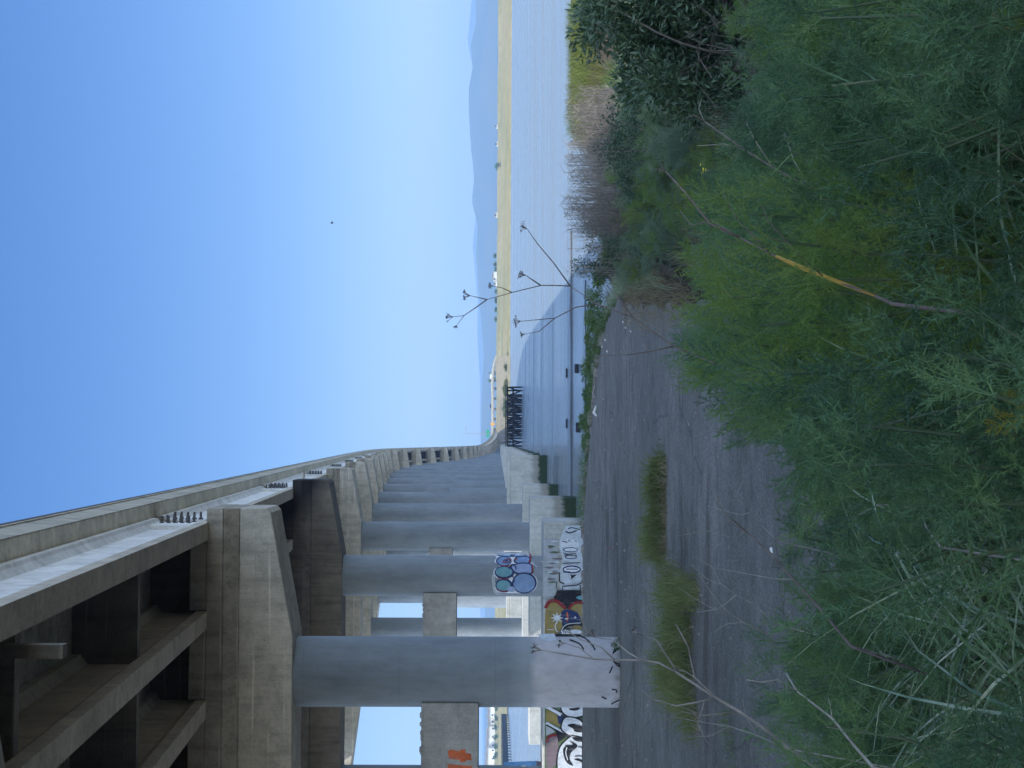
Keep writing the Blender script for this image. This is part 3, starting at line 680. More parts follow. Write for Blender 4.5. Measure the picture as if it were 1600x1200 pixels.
# tan embankment and overpass at the bridge's far end
emb = MB(); pts = [(692, 776), (676, 777), (655, 776), (640, 778), (628, 780), (612, 778), (600, 776), (575, 774), (560, 776)]
V = [];  Ye = 690
for dy, fr in ((-26, 0), (-10, .7), (0, 1), (30, 1), (60, .3)):
    for (py, px) in pts:
        q = atY(px, py, Ye); zt = q.z; V.append((q.x, Ye+dy+rnd.uniform(-2, 2), .3+(zt-.3)*fr))
n = len(pts); emb.add(V, [(r*n+k, r*n+k+1, (r+1)*n+k+1, (r+1)*n+k) for r in range(4) for k in range(n-1)])
tag(build('embankment', emb, M['fill'], smooth=60), 'bare tan earth embankment at the far end of the bridge', kind='structure')
ovp = empty('overpass', (20, 1060, 0), 'pale concrete overpass far across the marsh at the bridge end', 'overpass')
op = [(705, 767), (680, 768), (650, 768), (620, 768), (600, 767.5), (580, 768.5), (565, 771), (555, 775)]
def strip(name, dz0, dz1, y0, y1, mat):
    mb = MB(); rings = []
    for py, px in op:
        q = atY(px, py, 1060); rings.append([(q.x, 1060+y0, q.z+dz0), (q.x, 1060+y1, q.z+dz0), (q.x, 1060+y1, q.z+dz1), (q.x, 1060+y0, q.z+dz1)])
    mb.loft(rings); return build(name, mb, mat, ovp)
strip('deck', -1.7, -.9, 0, 12, M['far']); strip('parapet', -.9, .1, -.3, .2, M['far'])
for py in range(575, 700, 16):
    q = atY(772, py, 1066); mb = MB(); mb.cyl(q.x, 1066, -.5, q.z+1.0, .8, 12); build('column', mb, M['far'], ovp)
def car(px, py, Y, col, label):
    q = atY(px, py, Y); e = empty('car', (q.x, Y, q.z), label, 'car', 'cars on the far overpass')
    b = MB(); b.prism([(q.x-2.1, q.z+.3), (q.x+2.1, q.z+.3), (q.x+2.1, q.z+.85), (q.x+1.2, q.z+.95), (q.x+.7, q.z+1.45), (q.x-1.0, q.z+1.45), (q.x-1.6, q.z+.95), (q.x-2.1, q.z+.85)], Y-.85, Y+.85); build('body', b, col, e)
    for dx in (-1.3, 1.3):
        for dy in (-.8, .8):
            w = MB(); w.tube([(q.x+dx, Y+dy-.1, q.z+.33), (q.x+dx, Y+dy+.1, q.z+.33)], .33, 10); build('wheel', w, M['dark'], e)
car(768.8, 588, 1065, M['white'], 'tiny white car on the far overpass')
car(768.8, 634, 1065, M['dark'], 'tiny dark car on the far overpass')
def pole(px0, px1, py, Y, label, name='lamp_post', arm=0, sign=None):
    a, b = atY(px0, py, Y), atY(px1, py, Y)
    e = empty(name, (a.x, Y, a.z), label, 'lamp post' if not sign else 'sign')
    mb = MB(); mb.tube([(a.x, Y, a.z), (a.x, Y, b.z)], [.22, .12], 8); build('post', mb, M['steel'], e)
    if arm:
        mb = MB(); mb.tube([(a.x, Y, b.z), (a.x+arm*.6, Y, b.z+.35), (a.x+arm, Y, b.z+.4)], .1, 6); build('arm', mb, M['steel'], e)
        mb = MB(); mb.box(min(a.x+arm, a.x+arm*1.4), max(a.x+arm, a.x+arm*1.4), Y-.25, Y+.25, b.z+.3, b.z+.5); build('lamp', mb, M['steel'], e)
    if sign:
        x0, x1, y0, y1, mat = sign; p, q = atY(x1, y1, Y-.4), atY(x0, y0, Y-.4)
        mb = MB(); mb.box(min(p.x, q.x), max(p.x, q.x), Y-.45, Y-.3, min(p.z, q.z), max(p.z, q.z)); build('sign_panel', mb, mat, e)
pole(768, 729, 678, 700, 'thin lamp post standing at the far end of the bridge', arm=2.5)
pole(776, 760, 676, 820, 'green highway sign on a post at the far end of the bridge', 'road_sign', 0, (760, 764.5, 671.5, 683, M['green']))
pole(777, 764, 663, 1048, 'orange roadwork sign beside the far overpass', 'road_sign', 0, (766.5, 773, 660.5, 664.5, M['orange']))
pole(774, 762, 638, 1075, 'thin lamp post standing beyond the far overpass', arm=2)
pole(776, 757, 1181, 1075, 'lamp post among the far houses left of the first column', arm=-2.5)
# buildings beyond the levee, seen as specks
def house(px, py, Y, w, d, h, rh, wall, label, group='small buildings on the far shore'):
    q = atY(px, py, Y); zb = float(marsh_h(q.x, Y))-.2
    e = empty('house', (q.x, Y, zb), label, 'house', group)
    mb = MB(); mb.box(q.x-w/2, q.x+w/2, Y-d/2, Y+d/2, zb, zb+h); build('wall', mb, wall, e)
    mb = MB(); mb.prism([(q.x-w/2-.4, zb+h+.01), (q.x+w/2+.4, zb+h+.01), (q.x, zb+h+rh)], Y-d/2-.4, Y+d/2+.4); build('roof', mb, M['roof'], e)
    for k in range(max(1, int(w//4))):
        mb = MB(); xx = q.x-w/2+1.2+k*(w-2.4)/max(1, int(w//4)-1 or 1); mb.box(xx-.5, xx+.5, Y-d/2-.05, Y-d/2+.02, zb+1, zb+2.2); build('window', mb, M['dark'], e)
house(772, 432, 1035, 6.5, 6, 2.6, 1.0, M['white'], 'white far shore building seen between the dead fennel umbels')
house(773, 443, 1030, 3.5, 4, 1.6, .6, M['white'], 'smaller white far shore building just left of the larger one')
house(773, 336, 1040, 3, 4, 1.6, .5, M['houses'], 'cream far shore shed right of the twin umbel stalk')
house(774, 225, 1040, 3, 3, 1.3, .4, M['white'], 'low white far shore shed left of the dark bush')
house(774, 198, 1040, 2.4, 3, 1.2, .4, M['white'], 'tiny white far shore shed above the bare reeds')
hx = [(771, 1108, 9, 3.6), (770, 1119, 8, 4.0), (769, 1131, 9, 4.2), (768, 1143, 8, 4.6), (766, 1155, 9, 5.0), (765, 1166, 9, 5.4), (764, 1177, 8, 5.2), (763, 1189, 10, 5.6)]
hl = ['first', 'second', 'third', 'fourth', 'fifth', 'sixth', 'seventh', 'eighth']
for k, (px, py, w, h) in enumerate(hx):
    house(px, py, 1045+8*(k % 3), w, 8, h, 1.6, [M['white'], M['houses']][k % 2], hl[k]+' small pale house from the column in the far row under the crossbeam', 'houses seen under the crossbeam')
# ------------------------------------------------------------------ vegetation kits
def rot_to(d):
    d = Vector(d).normalized(); return np.array(d.to_track_quat('X', 'Z').to_matrix())
def leaf_template(r_, npin=11, nf=9, L=.30, bushy=1.3, wid=.0018):
    """a feathery frond along +X: thin triangles"""
    P0, P1, W = [], [], []
    def seg(a, b, w): P0.append(a); P1.append(b); W.append(w)
    seg(np.zeros(3), np.array([L, 0, -.03]), .0035)
    for k in range(npin):
        t_ = .22+.78*k/(npin-1); base = np.array([L*t_, 0, -.03*t_*t_])
        for s in (-1, 1):
            az = r_.uniform(-1.0, 1.0)*bushy+(0 if s > 0 else math.pi); ln = L*(.42*(1-t_)+.13)*r_.uniform(.8, 1.2)
            an = R(r_.uniform(38, 62)); d = np.array([math.cos(an), math.sin(an)*math.cos(az), math.sin(an)*math.sin(az)])
            seg(base, base+d*ln, .0018)
            for q in range(nf):
                f = .25+.75*q/(nf-1); pb = base+d*ln*f
                for s2 in (0, 1):
                    e = d+r_.normal(0, .75, 3); e /= np.linalg.norm(e)
                    seg(pb, pb+e*ln*r_.uniform(.25, .45)*(1.15-f*.5), wid)
    return np.array(P0), np.array(P1), np.array(W)
def tri_cloud(P0, P1, W, r_):
    d = P1-P0; n = r_.normal(0, 1, d.shape); s = np.cross(d, n); s /= np.linalg.norm(s, axis=1, keepdims=True)+1e-9; s *= W[:, None]*.5
    V = np.stack([P0-s, P0+s, P1], 1).reshape(-1, 3); Fc = np.arange(len(V)).reshape(-1, 3); return V, Fc
def rib(pts, w0, w1, nrm):
    """ribbons: pts (N,K,3) -> quads"""
    N, K, _ = pts.shape; t_ = np.gradient(pts, axis=1); s = np.cross(t_, nrm[:, None, :]); s /= np.linalg.norm(s, axis=2, keepdims=True)+1e-9
    k = np.linspace(0, 1, K); w = (w0[:, None]*(1-k)**.6*(.55+.9*np.minimum(k*3, 1)*.5)+w1)[..., None]
    V = np.stack([pts-s*w/2, pts+s*w/2], 2).reshape(-1, 3)
    i = (np.arange(N)*K*2)[:, None]+np.arange(K-1)[None]*2
    Fc = np.stack([i, i+1, i+3, i+2], -1).reshape(-1, 4); return V, Fc
def fennel_mesh(seed, h=1.0, nst=9, spread=.32, nl=7, L=.27, base=0.0):
    r_ = np.random.default_rng(seed); st = MB(); A, B, W = [], [], []
    tm = [leaf_template(r_, L=L) for _ in range(4)]
    for k in range(nst):
        a = r_.uniform(0, 2*math.pi); rr_ = spread*math.sqrt(r_.uniform(0, 1)); hh_ = h*r_.uniform(.62, 1.0)*(1-.28*(rr_/spread)**2)
        K = 7; f = np.linspace(0, 1, K); pts = np.stack([rr_*np.cos(a)*f**1.5, rr_*np.sin(a)*f**1.5, hh_*f], -1)
        pts[1:-1] += r_.normal(0, .012, (K-2, 3))
        st.tube([tuple(p) for p in pts], [.0065*(1-.75*x)+.0012 for x in f], 5)
        for q in range(nl):
            fr = 1-.66*((q+r_.uniform(0, .6))/nl)**1.35; fr = max(.2, min(fr, 1)); p = np.array([np.interp(fr, f, pts[:, j]) for j in range(3)])
            az = r_.uniform(0, 2*math.pi); el = r_.uniform(-.1, .9)+.45*fr**3
            d = (math.cos(az)*math.cos(el), math.sin(az)*math.cos(el), math.sin(el)); m3 = rot_to(d)
            p0, p1, w = tm[r_.integers(4)]; sc = r_.uniform(.6, 1.1)*(1.15-.35*fr)
            A.append(p0@m3.T*sc+p); B.append(p1@m3.T*sc+p); W.append(w)
    A, B, W = np.concatenate(A), np.concatenate(B), np.concatenate(W)
    V, Fc = tri_cloud(A, B, W, r_)
    me = bpy.data.meshes.new('foliage'); n = len(V); me.vertices.add(n); me.vertices.foreach_set('co', V.astype(np.float32).ravel())
    me.loops.add(n); me.loops.foreach_set('vertex_index', np.arange(n, dtype=np.int32)); me.polygons.add(n//3)
    me.polygons.foreach_set('loop_start', np.arange(0, n, 3, dtype=np.int32)); me.polygons.foreach_set('loop_total', np.full(n//3, 3, np.int32)); me.update(); me.validate()
    return st, me
def ground_at(x, y): return float(gnd(x, y))
def protos(n, f):
    out = []
    for k in range(n):
        st, fo = f(k); ms = []
        for nm, mb in (('stem', st), ('foliage', fo)):
            me = mb if isinstance(mb, bpy.types.Mesh) else bpy.data.meshes.new(nm)
            if me is not mb: me.from_pydata(mb.v, [], mb.f); me.update()
            ms.append(me)
        out.append(ms)
    return out
FEN = protos(6, lambda k: fennel_mesh(100+k, 1.0, 8, .36, 12, .215))
FMATS = {}
def put_fennel(x, y, h, mat, label, group, z=None, sx=None):
    k = rnd.randrange(len(FEN)); key = (k, mat)
    if key not in FMATS:
        a, b = FEN[k][0].copy(), FEN[k][1].copy(); a.materials.append(M['fstem']); b.materials.append(M[mat]); FMATS[key] = (a, b)
    a, b = FMATS[key]
    e = empty('fennel_plant', (x, y, (ground_at(x, y) if z is None else z)-.03), label, 'fennel', group)
    e.scale = (sx or h, sx or h, h); e.rotation_euler.z = rnd.uniform(0, 6.28)
    for nm, me in (('stem', a), ('foliage', b)): link(bpy.data.objects.new(nm, me), e)
    return e
VT = [(-200, 1210), (0, 1195), (215, 1165), (330, 1195), (400, 1205), (470, 1180), (520, 1150), (560, 1100), (590, 1062), (630, 1058), (690, 1045), (740, 1085), (775, 1085), (800, 1060), (860, 1080), (1000, 1120), (1100, 1160), (1200, 1170), (1400, 1170)]
def vtop(u): return float(np.interp(u, [a for a, b in VT], [b for a, b in VT]))
GRP = {'L': 'fennel plants of the lower left thicket', 'C': 'fennel plants of the centre thicket', 'R': 'fennel plants of the lower right thicket'}
LAB = {'L': 'feathery dark green fennel among long grass in front of the asphalt on the left', 'C': 'feathery green fennel in the middle of the foreground thicket', 'R': 'feathery grey green fennel in the thicket below the dark bush'}
n_f = 0
def try_fennel(u, Y, mat='fennel', rag=38):
    x = (u-510)*Y/F; g0 = ground_at(x, Y)
    r_px = .22*F/Y
    vt = max(vtop(u-r_px*.6), vtop(u), vtop(u+r_px*.6))+abs(rnd.gauss(0, rag))-.04*F/Y
    h = EYE-(vt-(781.5-.005*u))*Y/F-g0
    if h < .4: return False
    h = min(h, 2.0)
    zone = 'L' if u < 430 else ('C' if u < 790 else 'R')
    put_fennel(x, Y, h, mat, LAB[zone], GRP[zone], sx=min(1.15, max(.8, h))); return True
for Y in np.arange(2.9, 9.6, .34):
    nu = int(1400/(.42*F/Y))
    for k in range(nu):
        u = -80+1400*(k+rnd.uniform(-.4, 1.4))/nu
        if u < 430 and rnd.random() < .5: continue
        if Y < 4.6 and rnd.random() < .15: continue
        if 640 < u < 1000 and Y < 4.4 and rnd.random() < .4: continue
        m_ = 'fennel' if rnd.random() < .93 else 'fennely'
        n_f += try_fennel(u, float(Y)+rnd.uniform(-.15, .15), m_)
# yellow-green new growth at noticed spots of the photograph
for (px, py, Y, mat, h, lab) in ((1075, 520, 6.4, 'fennely', 1.25, 'bright yellow green fennel clump standing highest at the road edge'), (1210, 610, 5.2, 'fennely', 1.1, 'yellow green fennel clump below the highest clump'),
                                 (1240, 195, 6.0, 'fennely', 1.15, 'yellow green fennel crown under the dark bush'), (1535, 690, 2.75, 'fennelyel', .75, 'bright yellow fennel tuft at the bottom edge of the thicket'),
                                 (1500, 30, 3.4, 'fennely', .8, 'yellow green fennel tuft at the right edge'), (1420, 580, 3.9, 'fennely', .85, 'olive fennel tip in the middle of the thicket')):
    q = atY(px, py, Y); g0 = ground_at(q.x, Y); h_ = max(.45, q.z-g0); put_fennel(q.x, Y, h_, mat, lab, None, sx=min(h_, .8))
# right bank field, Y 11-46
for k in range(270):
    Y = rnd.uniform(9.5, 40); u = rnd.uniform(745, 1230); x = (u-510)*Y/F
    xl = 2.0+ (Y-9)*.045+.45
    if x < xl or (x > 3.4 and 15.2 < Y < 20.5): continue
    h = rnd.uniform(.6, 1.15); vt_lim = np.interp(u, [745, 780, 800, 850, 1000], [1010, 950, 932, 920, 960])
    g0 = ground_at(x, Y); v = 781.5-.005*u+(EYE-g0-h)*F/Y
    if v < vt_lim: h = EYE-(vt_lim-779)*Y/F-g0
    if h < .3: continue
    put_fennel(x, Y, h, 'fennelgrey' if rnd.random() < .8 else 'fennely', 'low grey green fennel in the field between the road end and the reeds', 'fennel plants of the right bank field', sx=h*1.25)
print('fennel plants', n_f)
# ------------------------------------------------------------------ grass (uncountable)
def blades(n, place, hmin, hmax, w, arch, seed, K=6):
    r_ = np.random.default_rng(seed); B, H = place(r_, n); n = len(B)
    h = r_.uniform(hmin, hmax, n) if H is None else H*r_.uniform(hmin, hmax, n)
    az = r_.uniform(0, 2*np.pi, n); k = np.linspace(0, 1, K); a = r_.uniform(arch*.3, arch, n)
    dx = (a*h)[:, None]*k**2; dz = h[:, None]*(k-.42*a[:, None]*k**3)
    lean = r_.normal(0, .12, (n, 2))*h[:, None]
    pts = np.stack([B[:, 0:1]+dx*np.cos(az)[:, None]+lean[:, 0:1]*k, B[:, 1:2]+dx*np.sin(az)[:, None]+lean[:, 1:2]*k, B[:, 2:3]-.03+dz], -1)
    nrm = np.stack([np.cos(az+r_.normal(0, .6, n)), np.sin(az+r_.normal(0, .6, n)), r_.normal(.4, .3, n)], -1)
    V, Fc = rib(pts, r_.uniform(.6, 1.3, n)*w, w*.06, nrm); mb = MB(); mb.arr(V, Fc); return mb
def fg_place(ylo, yhi, ulo, uhi, under=25):
    def f(r_, n):
        Y = r_.uniform(ylo, yhi, n); u = r_.uniform(ulo, uhi, n); x = (u-510)*Y/F; g0 = gnd(x, Y)
        vt = np.array([vtop(a) for a in u])+under+np.abs(r_.normal(0, 60, n)); h = EYE-(vt-779)*Y/F-g0
        ok = h > .25; h = np.clip(h, .25, 1.6); return np.stack([x, Y, g0], -1)[ok], h[ok]
    return f
def stuff(name, mb, mat, label): return tag(build(name, mb, M[mat], smooth=180), label, kind='stuff')
stuff('grass', blades(1200, fg_place(3.2, 7.4, -20, 545, 0), .6, 1.2, .0125, 1.6, 21, 9), 'grass', 'long arching green grass blades in the left of the thicket')
stuff('grass', blades(520, fg_place(2.6, 4.8, 500, 1260, 260), .6, 1.15, .009, 1.5, 22, 9), 'grass', 'long green grass blades in the right of the thicket')
stuff('dry_grass', blades(350, fg_place(2.6, 7.5, -50, 1260, 90), .5, 1.0, .006, .7, 23), 'pinkgrass', 'dry pinkish grass stems through the thicket')
def rect(x0, x1, y0, y1, keep=None, z=None):
    def f(r_, n):
        x = r_.uniform(x0, x1, n); y = r_.uniform(y0, y1, n)
        ok = np.ones(n, bool) if keep is None else keep(x, y, r_)
        zz = gnd(x, y) if z is None else np.full(n, z); return np.stack([x, y, zz], -1)[ok], None
    return f
TUFT = [(rnd.uniform(-4.5, -.35), rnd.uniform(0, 1), rnd.uniform(.09, .30), rnd.uniform(.35, 1.0)) for k in range(340)]
def tufts(lo, hi, off=0.0):
    def f(r_, n):
        T_ = np.array(TUFT); P_ = []; H_ = []
        for (x, q, rad, hh_) in T_:
            half = .5+.22*math.sin(x*3.1+1)+.1*math.sin(x*9) if x > -2.2 else 2.0+.5*math.sin(x*2.3)
            cy = (29.3+.25*math.sin(x*2.2) if x > -2.2 else 26.3)+(q*2-1)*half+off
            m_ = max(3, int(n/len(T_)*rad/.2)); a = r_.uniform(0, 6.28, m_); d = np.abs(r_.normal(0, rad, m_))
            P_.append(np.stack([x+d*np.cos(a), cy+d*np.sin(a), np.full(m_, 1.72)], -1)); H_.append(hh_*np.exp(-(d/rad)**2*.4))
        return np.concatenate(P_), np.concatenate(H_)
    return f
stuff('turf_strip', blades(10500, tufts(0, 1), .3, .85, .014, .7, 31, 4), 'turf', 'strip of short green grass tufts growing through the asphalt')
stuff('turf_strip', blades(3800, tufts(0, 1, -.3), .12, .42, .012, .8, 32, 4), 'straw', 'dry brown blades among the grass strip on the asphalt')
stuff('turf_strip', blades(1800, rect(-5.2, -2.6, 19.5, 22.0, lambda x, y, r_: r_.random(len(x)) < np.exp(-((x+3.9)/.35)**2-((y-20.6-(x+3.9)*.8)/.35)**2), 1.7), .12, .3, .009, .8, 33, 4), 'turf', 'small green tuft on the asphalt in front of the grass strip')
stuff('weed_line', blades(500, rect(-6, 1.5, 38, 43, lambda x, y, r_: np.abs(y-40.6-.1*x) < .12, 1.72), .05, .16, .012, .8, 43, 4), 'turf', 'thin line of weeds along a crack in the far asphalt')
def roadend(x, y, r_): return ((np.abs(x-(2.5+(y-24.2)*.176)) > .2) | (r_.random(len(x)) < .15)) & (x > np.interp(y, [22, 27.5, 34, 40], [1.9, 2.25, 2.8, 3.45])-.15+r_.normal(0, .17, len(x))) & (x < 4.3+(y-24)*.03)
stuff('dry_grass', blades(7000, rect(2, 5.2, 24, 38, roadend), .14, .36, .011, .8, 34, 4), 'straw', 'straw coloured dry grass at the end of the asphalt')
def offslab(x, y): return ~((np.abs(x-(2.5+(y-24.2)*.176)) < .26) & (y > 23.5) & (y < 37))
def field(x, y, r_): return (x < 8.0) & offslab(x, y) & (x > np.interp(y, [9, 20, 27, 34, 41, 50], [1.4, 2.1, 2.75, 3.4, 4.0, 3.4])+r_.normal(0, .12, len(x))) & (r_.random(len(x)) < .9) & ~((x > 3.4) & (y > 15) & (y < 20))
stuff('grass', blades(34000, rect(1.2, 11, 9, 50, field), .3, .7, .011, .8, 35, 4), 'field', 'grey green wild grass on the right bank')
stuff('dry_grass', blades(5000, rect(1.2, 11, 9, 46, field), .25, .6, .008, .6, 36, 4), 'straw', 'pale dead stems in the wild grass on the right bank')
stuff('bank_grass', blades(9000, rect(7.8, 12, 34, 57.5, lambda x, y, r_: x < 8.6+(y-34)*.14), .3, .7, .014, .6, 44, 4), 'weed', 'green rank grass on the bank between the reeds and the bush')
stuff('marsh_grass', blades(9000, rect(11, 16, 46, 57.5), .3, .6, .014, .6, 37, 4), 'mgrass', 'sunlit yellow green marsh grass on the spit')
def under(x, y, r_): return np.ones(len(x), bool)
stuff('leaf_litter', blades(9000, rect(-2.5, 4.5, 2.2, 11.5), .08, .3, .009, 1.0, 38, 4), 'leaf', 'low green undergrowth beneath the fennel thicket')
# verge weeds
verge = rect(-3.2, 4.2, 44, 58.5, lambda x, y, r_: (y > np.interp(x, [-3.2, -.5, 1.4, 2.6, 3.4, 4.2], [55.9, 53.3, 50.2, 47.6, 44.5, 43])+r_.normal(.35, .18, len(x))) & (y < np.interp(x, [-3.2, -.5, 1.4, 2.6, 3.4, 4.2], [55.9, 53.3, 50.2, 47.6, 44.5, 43])+2.6))
stuff('verge_grass', blades(9000, verge, .2, .55, .02, .7, 39, 4), 'weed', 'ragged green verge along the far edge of the asphalt')
# leafy shrubs ------------------------------------------------------------
def leaf_cloud(n, centres, radii, size, seed, flat=.5, shell=.5):
    r_ = np.random.default_rng(seed); c = np.array(centres); rd = np.array(radii); w = rd[:, 0]*rd[:, 1]*rd[:, 2]
    pick = r_.choice(len(c), n, p=w/w.sum()); d = r_.normal(0, 1, (n, 3)); d /= np.linalg.norm(d, axis=1, keepdims=True)
    rad = (shell+(1-shell)*r_.random(n))*(1+r_.normal(0, .08, n)); p = c[pick]+d*rd[pick]*rad[:, None]
    dirn = d*.55+r_.normal(0, .6, (n, 3))+np.array([0, 0, .35]); dirn /= np.linalg.norm(dirn, axis=1, keepdims=True)
    s = np.cross(dirn, r_.normal(0, 1, (n, 3))); s /= np.linalg.norm(s, axis=1, keepdims=True); nn = np.cross(dirn, s)
    L = size*r_.uniform(.6, 1.3, n)[:, None]; W_ = L*.2
    V = np.stack([p, p+dirn*L*.45-s*W_+nn*L*.05, p+dirn*L-nn*L*.12, p+dirn*L*.45+s*W_+nn*L*.05], 1).reshape(-1, 3)
    b = np.arange(n)[:, None]*4; return V, np.concatenate([b+np.array([[0, 1, 2]]), b+np.array([[0, 2, 3]])], 0)
def shrub(name, x, y, z, r_, h, n, size, mat, label, cat, group=None, seed=1, clumps=9, trunk=True):
    q = random.Random(seed); cs, rs = [], []
    for k in range(clumps):
        a = q.uniform(0, 6.28); d = r_*math.sqrt(q.random())*.75; zz = h*q.uniform(.3, .85)*(1-.3*(d/r_)**2); s = q.uniform(.22, .42)
        cs.append((x+d*math.cos(a), y+d*math.sin(a), z+zz)); rs.append((r_*s*1.1, r_*s*1.1, h*s*.55))
    e = empty(name, (x, y, z), label, cat, group)
    V, Fc = leaf_cloud(n, cs, rs, size, seed, shell=.35); mb = MB(); mb.arr(V, Fc); build('crown', mb, M[mat], e)
    mb = MB()
    for c in cs[:7]:
        mid = ((x+c[0])/2+q.uniform(-.1, .1)*r_, (y+c[1])/2, z+(c[2]-z)*.45); mb.tube([(x+q.uniform(-.08, .08)*r_, y, z-.05), mid, c], [.022*h, .014*h, .005*h], 5)
    build('trunk', mb, M['branch'], e); return e
# big dark bush at the right edge
bx, by = 5.55, 17.6; bz = ground_at(bx, by); cs = []; rs = []; q = random.Random(4)
prof_b = [(4.05, 1.35, .5), (4.25, .95, .5), (4.55, 1.65, .5), (5.0, 2.0, .55), (5.5, 1.9, .6), (6.0, 2.05, .6), (4.85, 1.3, .6), (5.4, 1.45, .6), (6.5, 1.7, .8), (6.2, 1.3, .7), (4.5, 1.25, .5), (5.7, 1.75, .6), (7.0, 1.3, .7), (3.75, .95, .42), (4.0, .6, .4), (4.4, .75, .5), (5.0, .85, .55), (5.6, .95, .55), (4.2, 1.6, .4), (4.1, .35, .4), (4.7, .4, .5), (5.4, .45, .5), (6.2, .6, .6)]
for (x, z_, s) in prof_b:
    for k in range(2):
        cs.append((x+q.uniform(-.15, .15), by+q.uniform(-.9, .6), bz+z_-.12)); rs.append((s*.75, s*.75, s*.55))
e = empty('dark_bush', (bx, by, bz), 'big dark green leafy bush with bare grey branches below, at the right edge', 'bush')
V, Fc = leaf_cloud(30000, cs, rs, .095, 4, shell=.25); mb = MB(); mb.arr(V, Fc); build('crown', mb, M['leaf'], e)
mb = MB()
for k in range(46):
    c = cs[k % len(cs)]; b0 = (bx+q.uniform(-1.3, 1.3), by+q.uniform(-.7, .3), bz-.05)
    mid = (b0[0]+(c[0]-b0[0])*.4+q.uniform(-.35, .35), b0[1]+(c[1]-b0[1])*.5-q.uniform(0, .4), bz+(c[2]-bz)*.45+q.uniform(-.25, .25))
    mb.tube(smoothpoly([b0, mid, c], False, 4), [.02*(1-.09*j) for j in range(9)], 5)
for k in range(60):
    a = (bx+q.uniform(-1.9, 1.6), by-q.uniform(.5, 1.4), bz+q.uniform(.0, .75)); d = Vector((q.uniform(-.5, .5), q.uniform(-.2, .2), q.uniform(.1, .6))); mb.tube([a, Vector(a)+d*.5, Vector(a)+d+Vector((q.uniform(-.1, .1), 0, q.uniform(-.15, .1)))], [.006, .004, .002], 4)
build('branches', mb, M['branch'], e)
# smaller bank shrubs
shrubs = [('low dark shrub behind the left end of the reeds', 812, 925, 37, .8, .8, 11), ('low dark shrub at the foot of the reeds on their left', 845, 958, 33, .7, .6, 12), ('dark shrub at the foot of the reeds by the bush', 985, 985, 26, .9, .9, 13), ('small dark shrub under the middle of the reeds', 920, 990, 28, .8, .55, 14)]
for lab, u, v, Y, r_, h, sd in shrubs:
    x = (u-510)*Y/F; zb = EYE-(v-779)*Y/F-.15*h; shrub('shrub', x, Y, min(zb, ground_at(x, Y)), r_, h+max(0, zb-ground_at(x, Y)), 2600, .06, 'leaf', lab, 'shrub', None, sd)
wl = [(497, 905, .55), (512, 914, .4), (536, 900, .75), (556, 908, .6), (575, 912, .5), (598, 901, .8), (622, 910, .6), (645, 907, .7), (668, 911, .6), (692, 906, .75), (716, 905, .8), (738, 915, .7), (760, 925, .6)]
for k, (u, v, h) in enumerate(wl):
    Y = float(np.interp(u, [480, 580, 650, 720, 770], [55.6, 53.0, 50, 46.5, 42])); x = (u-510)*Y/F; zg = EYE-(v-779)*Y/F-h*.95
    shrub('bank_weed', x, Y, min(zg, 1.75), .72, EYE-(v-779)*Y/F-min(zg, 1.75), 650, .085, 'weed', 'leafy green weed on the bank between the asphalt and the water', 'weed', 'leafy weeds along the asphalt edge', 40+k, 6)
x_ = -4.9; shrub('bank_weed', COLX[0]+.75, YB(1)-.95, 1.7, .22, .32, 120, .06, 'weed', 'small weed growing against the foot of the nearest column', 'weed', None, 77, 4)
# bare reeds -----------------------------------------------------------------
def reeds(u0, u1, Y, vtopv, vbot, n, label, seed):
    r_ = random.Random(seed); uc = (u0+u1)/2; x0 = (uc-510)*Y/F; zg = min(ground_at(x0, Y), EYE-(vbot-779)*Y/F)
    e = empty('reed_clump', (x0, Y, zg), label, 'reeds', 'bare reed clumps by the water')
    mb = MB(); tw = MB()
    for k in range(n):
        u = r_.uniform(u0, u1); y = Y+r_.uniform(-1.6, 1.6); x = (u-510)*y/F
        zt = EYE-(vtopv+abs(r_.gauss(0, 46))-779)*y/F; lean = r_.gauss(0, .07)
        p = [(x, y, zg-.05), (x+lean*.4+r_.gauss(0, .015), y, zg+(zt-zg)*.5), (x+lean, y+r_.gauss(0, .05), zt)]
        mb.tube(p, [.0075, .006, .003], 3)
        for j in range(r_.randrange(3, 8)):
            f = r_.uniform(.45, 1); b = Vector(p[1]).lerp(Vector(p[2]), max(0, f*2-1)); d = Vector((r_.gauss(0, .11), r_.gauss(0, .08), r_.uniform(.04, .16))); mb.tube([b, b+d*.5+Vector((0, 0, .01)), b+d], [.0045, .0035, .0022], 3)
    build('stems', mb, M['reed'], e)
for k in range(8):
    u0 = 848+k*26; reeds(u0-10, u0+36, 31+k*.35, 884-6*math.sin(k*2), 1000, 120, ['reed clump at the left end of the dense purple brown stand', 'second reed clump from the left of the dense stand', 'third reed clump from the left of the dense stand', 'fourth reed clump from the left of the dense stand', 'fifth reed clump from the left of the dense stand', 'sixth reed clump from the left of the dense stand', 'seventh reed clump from the left, half behind the bush', 'last reed clump of the dense stand, tucked behind the dark bush'][k], 60+k)
for k in range(3):
    u0 = 772+k*28; reeds(u0, u0+34, 37, 884, 950, 34, ['sparse thin reeds at the far left of the reed bed', 'sparse thin reeds second from the left of the reed bed', 'sparse thin reeds next to the dense purple stand'][k], 80+k)
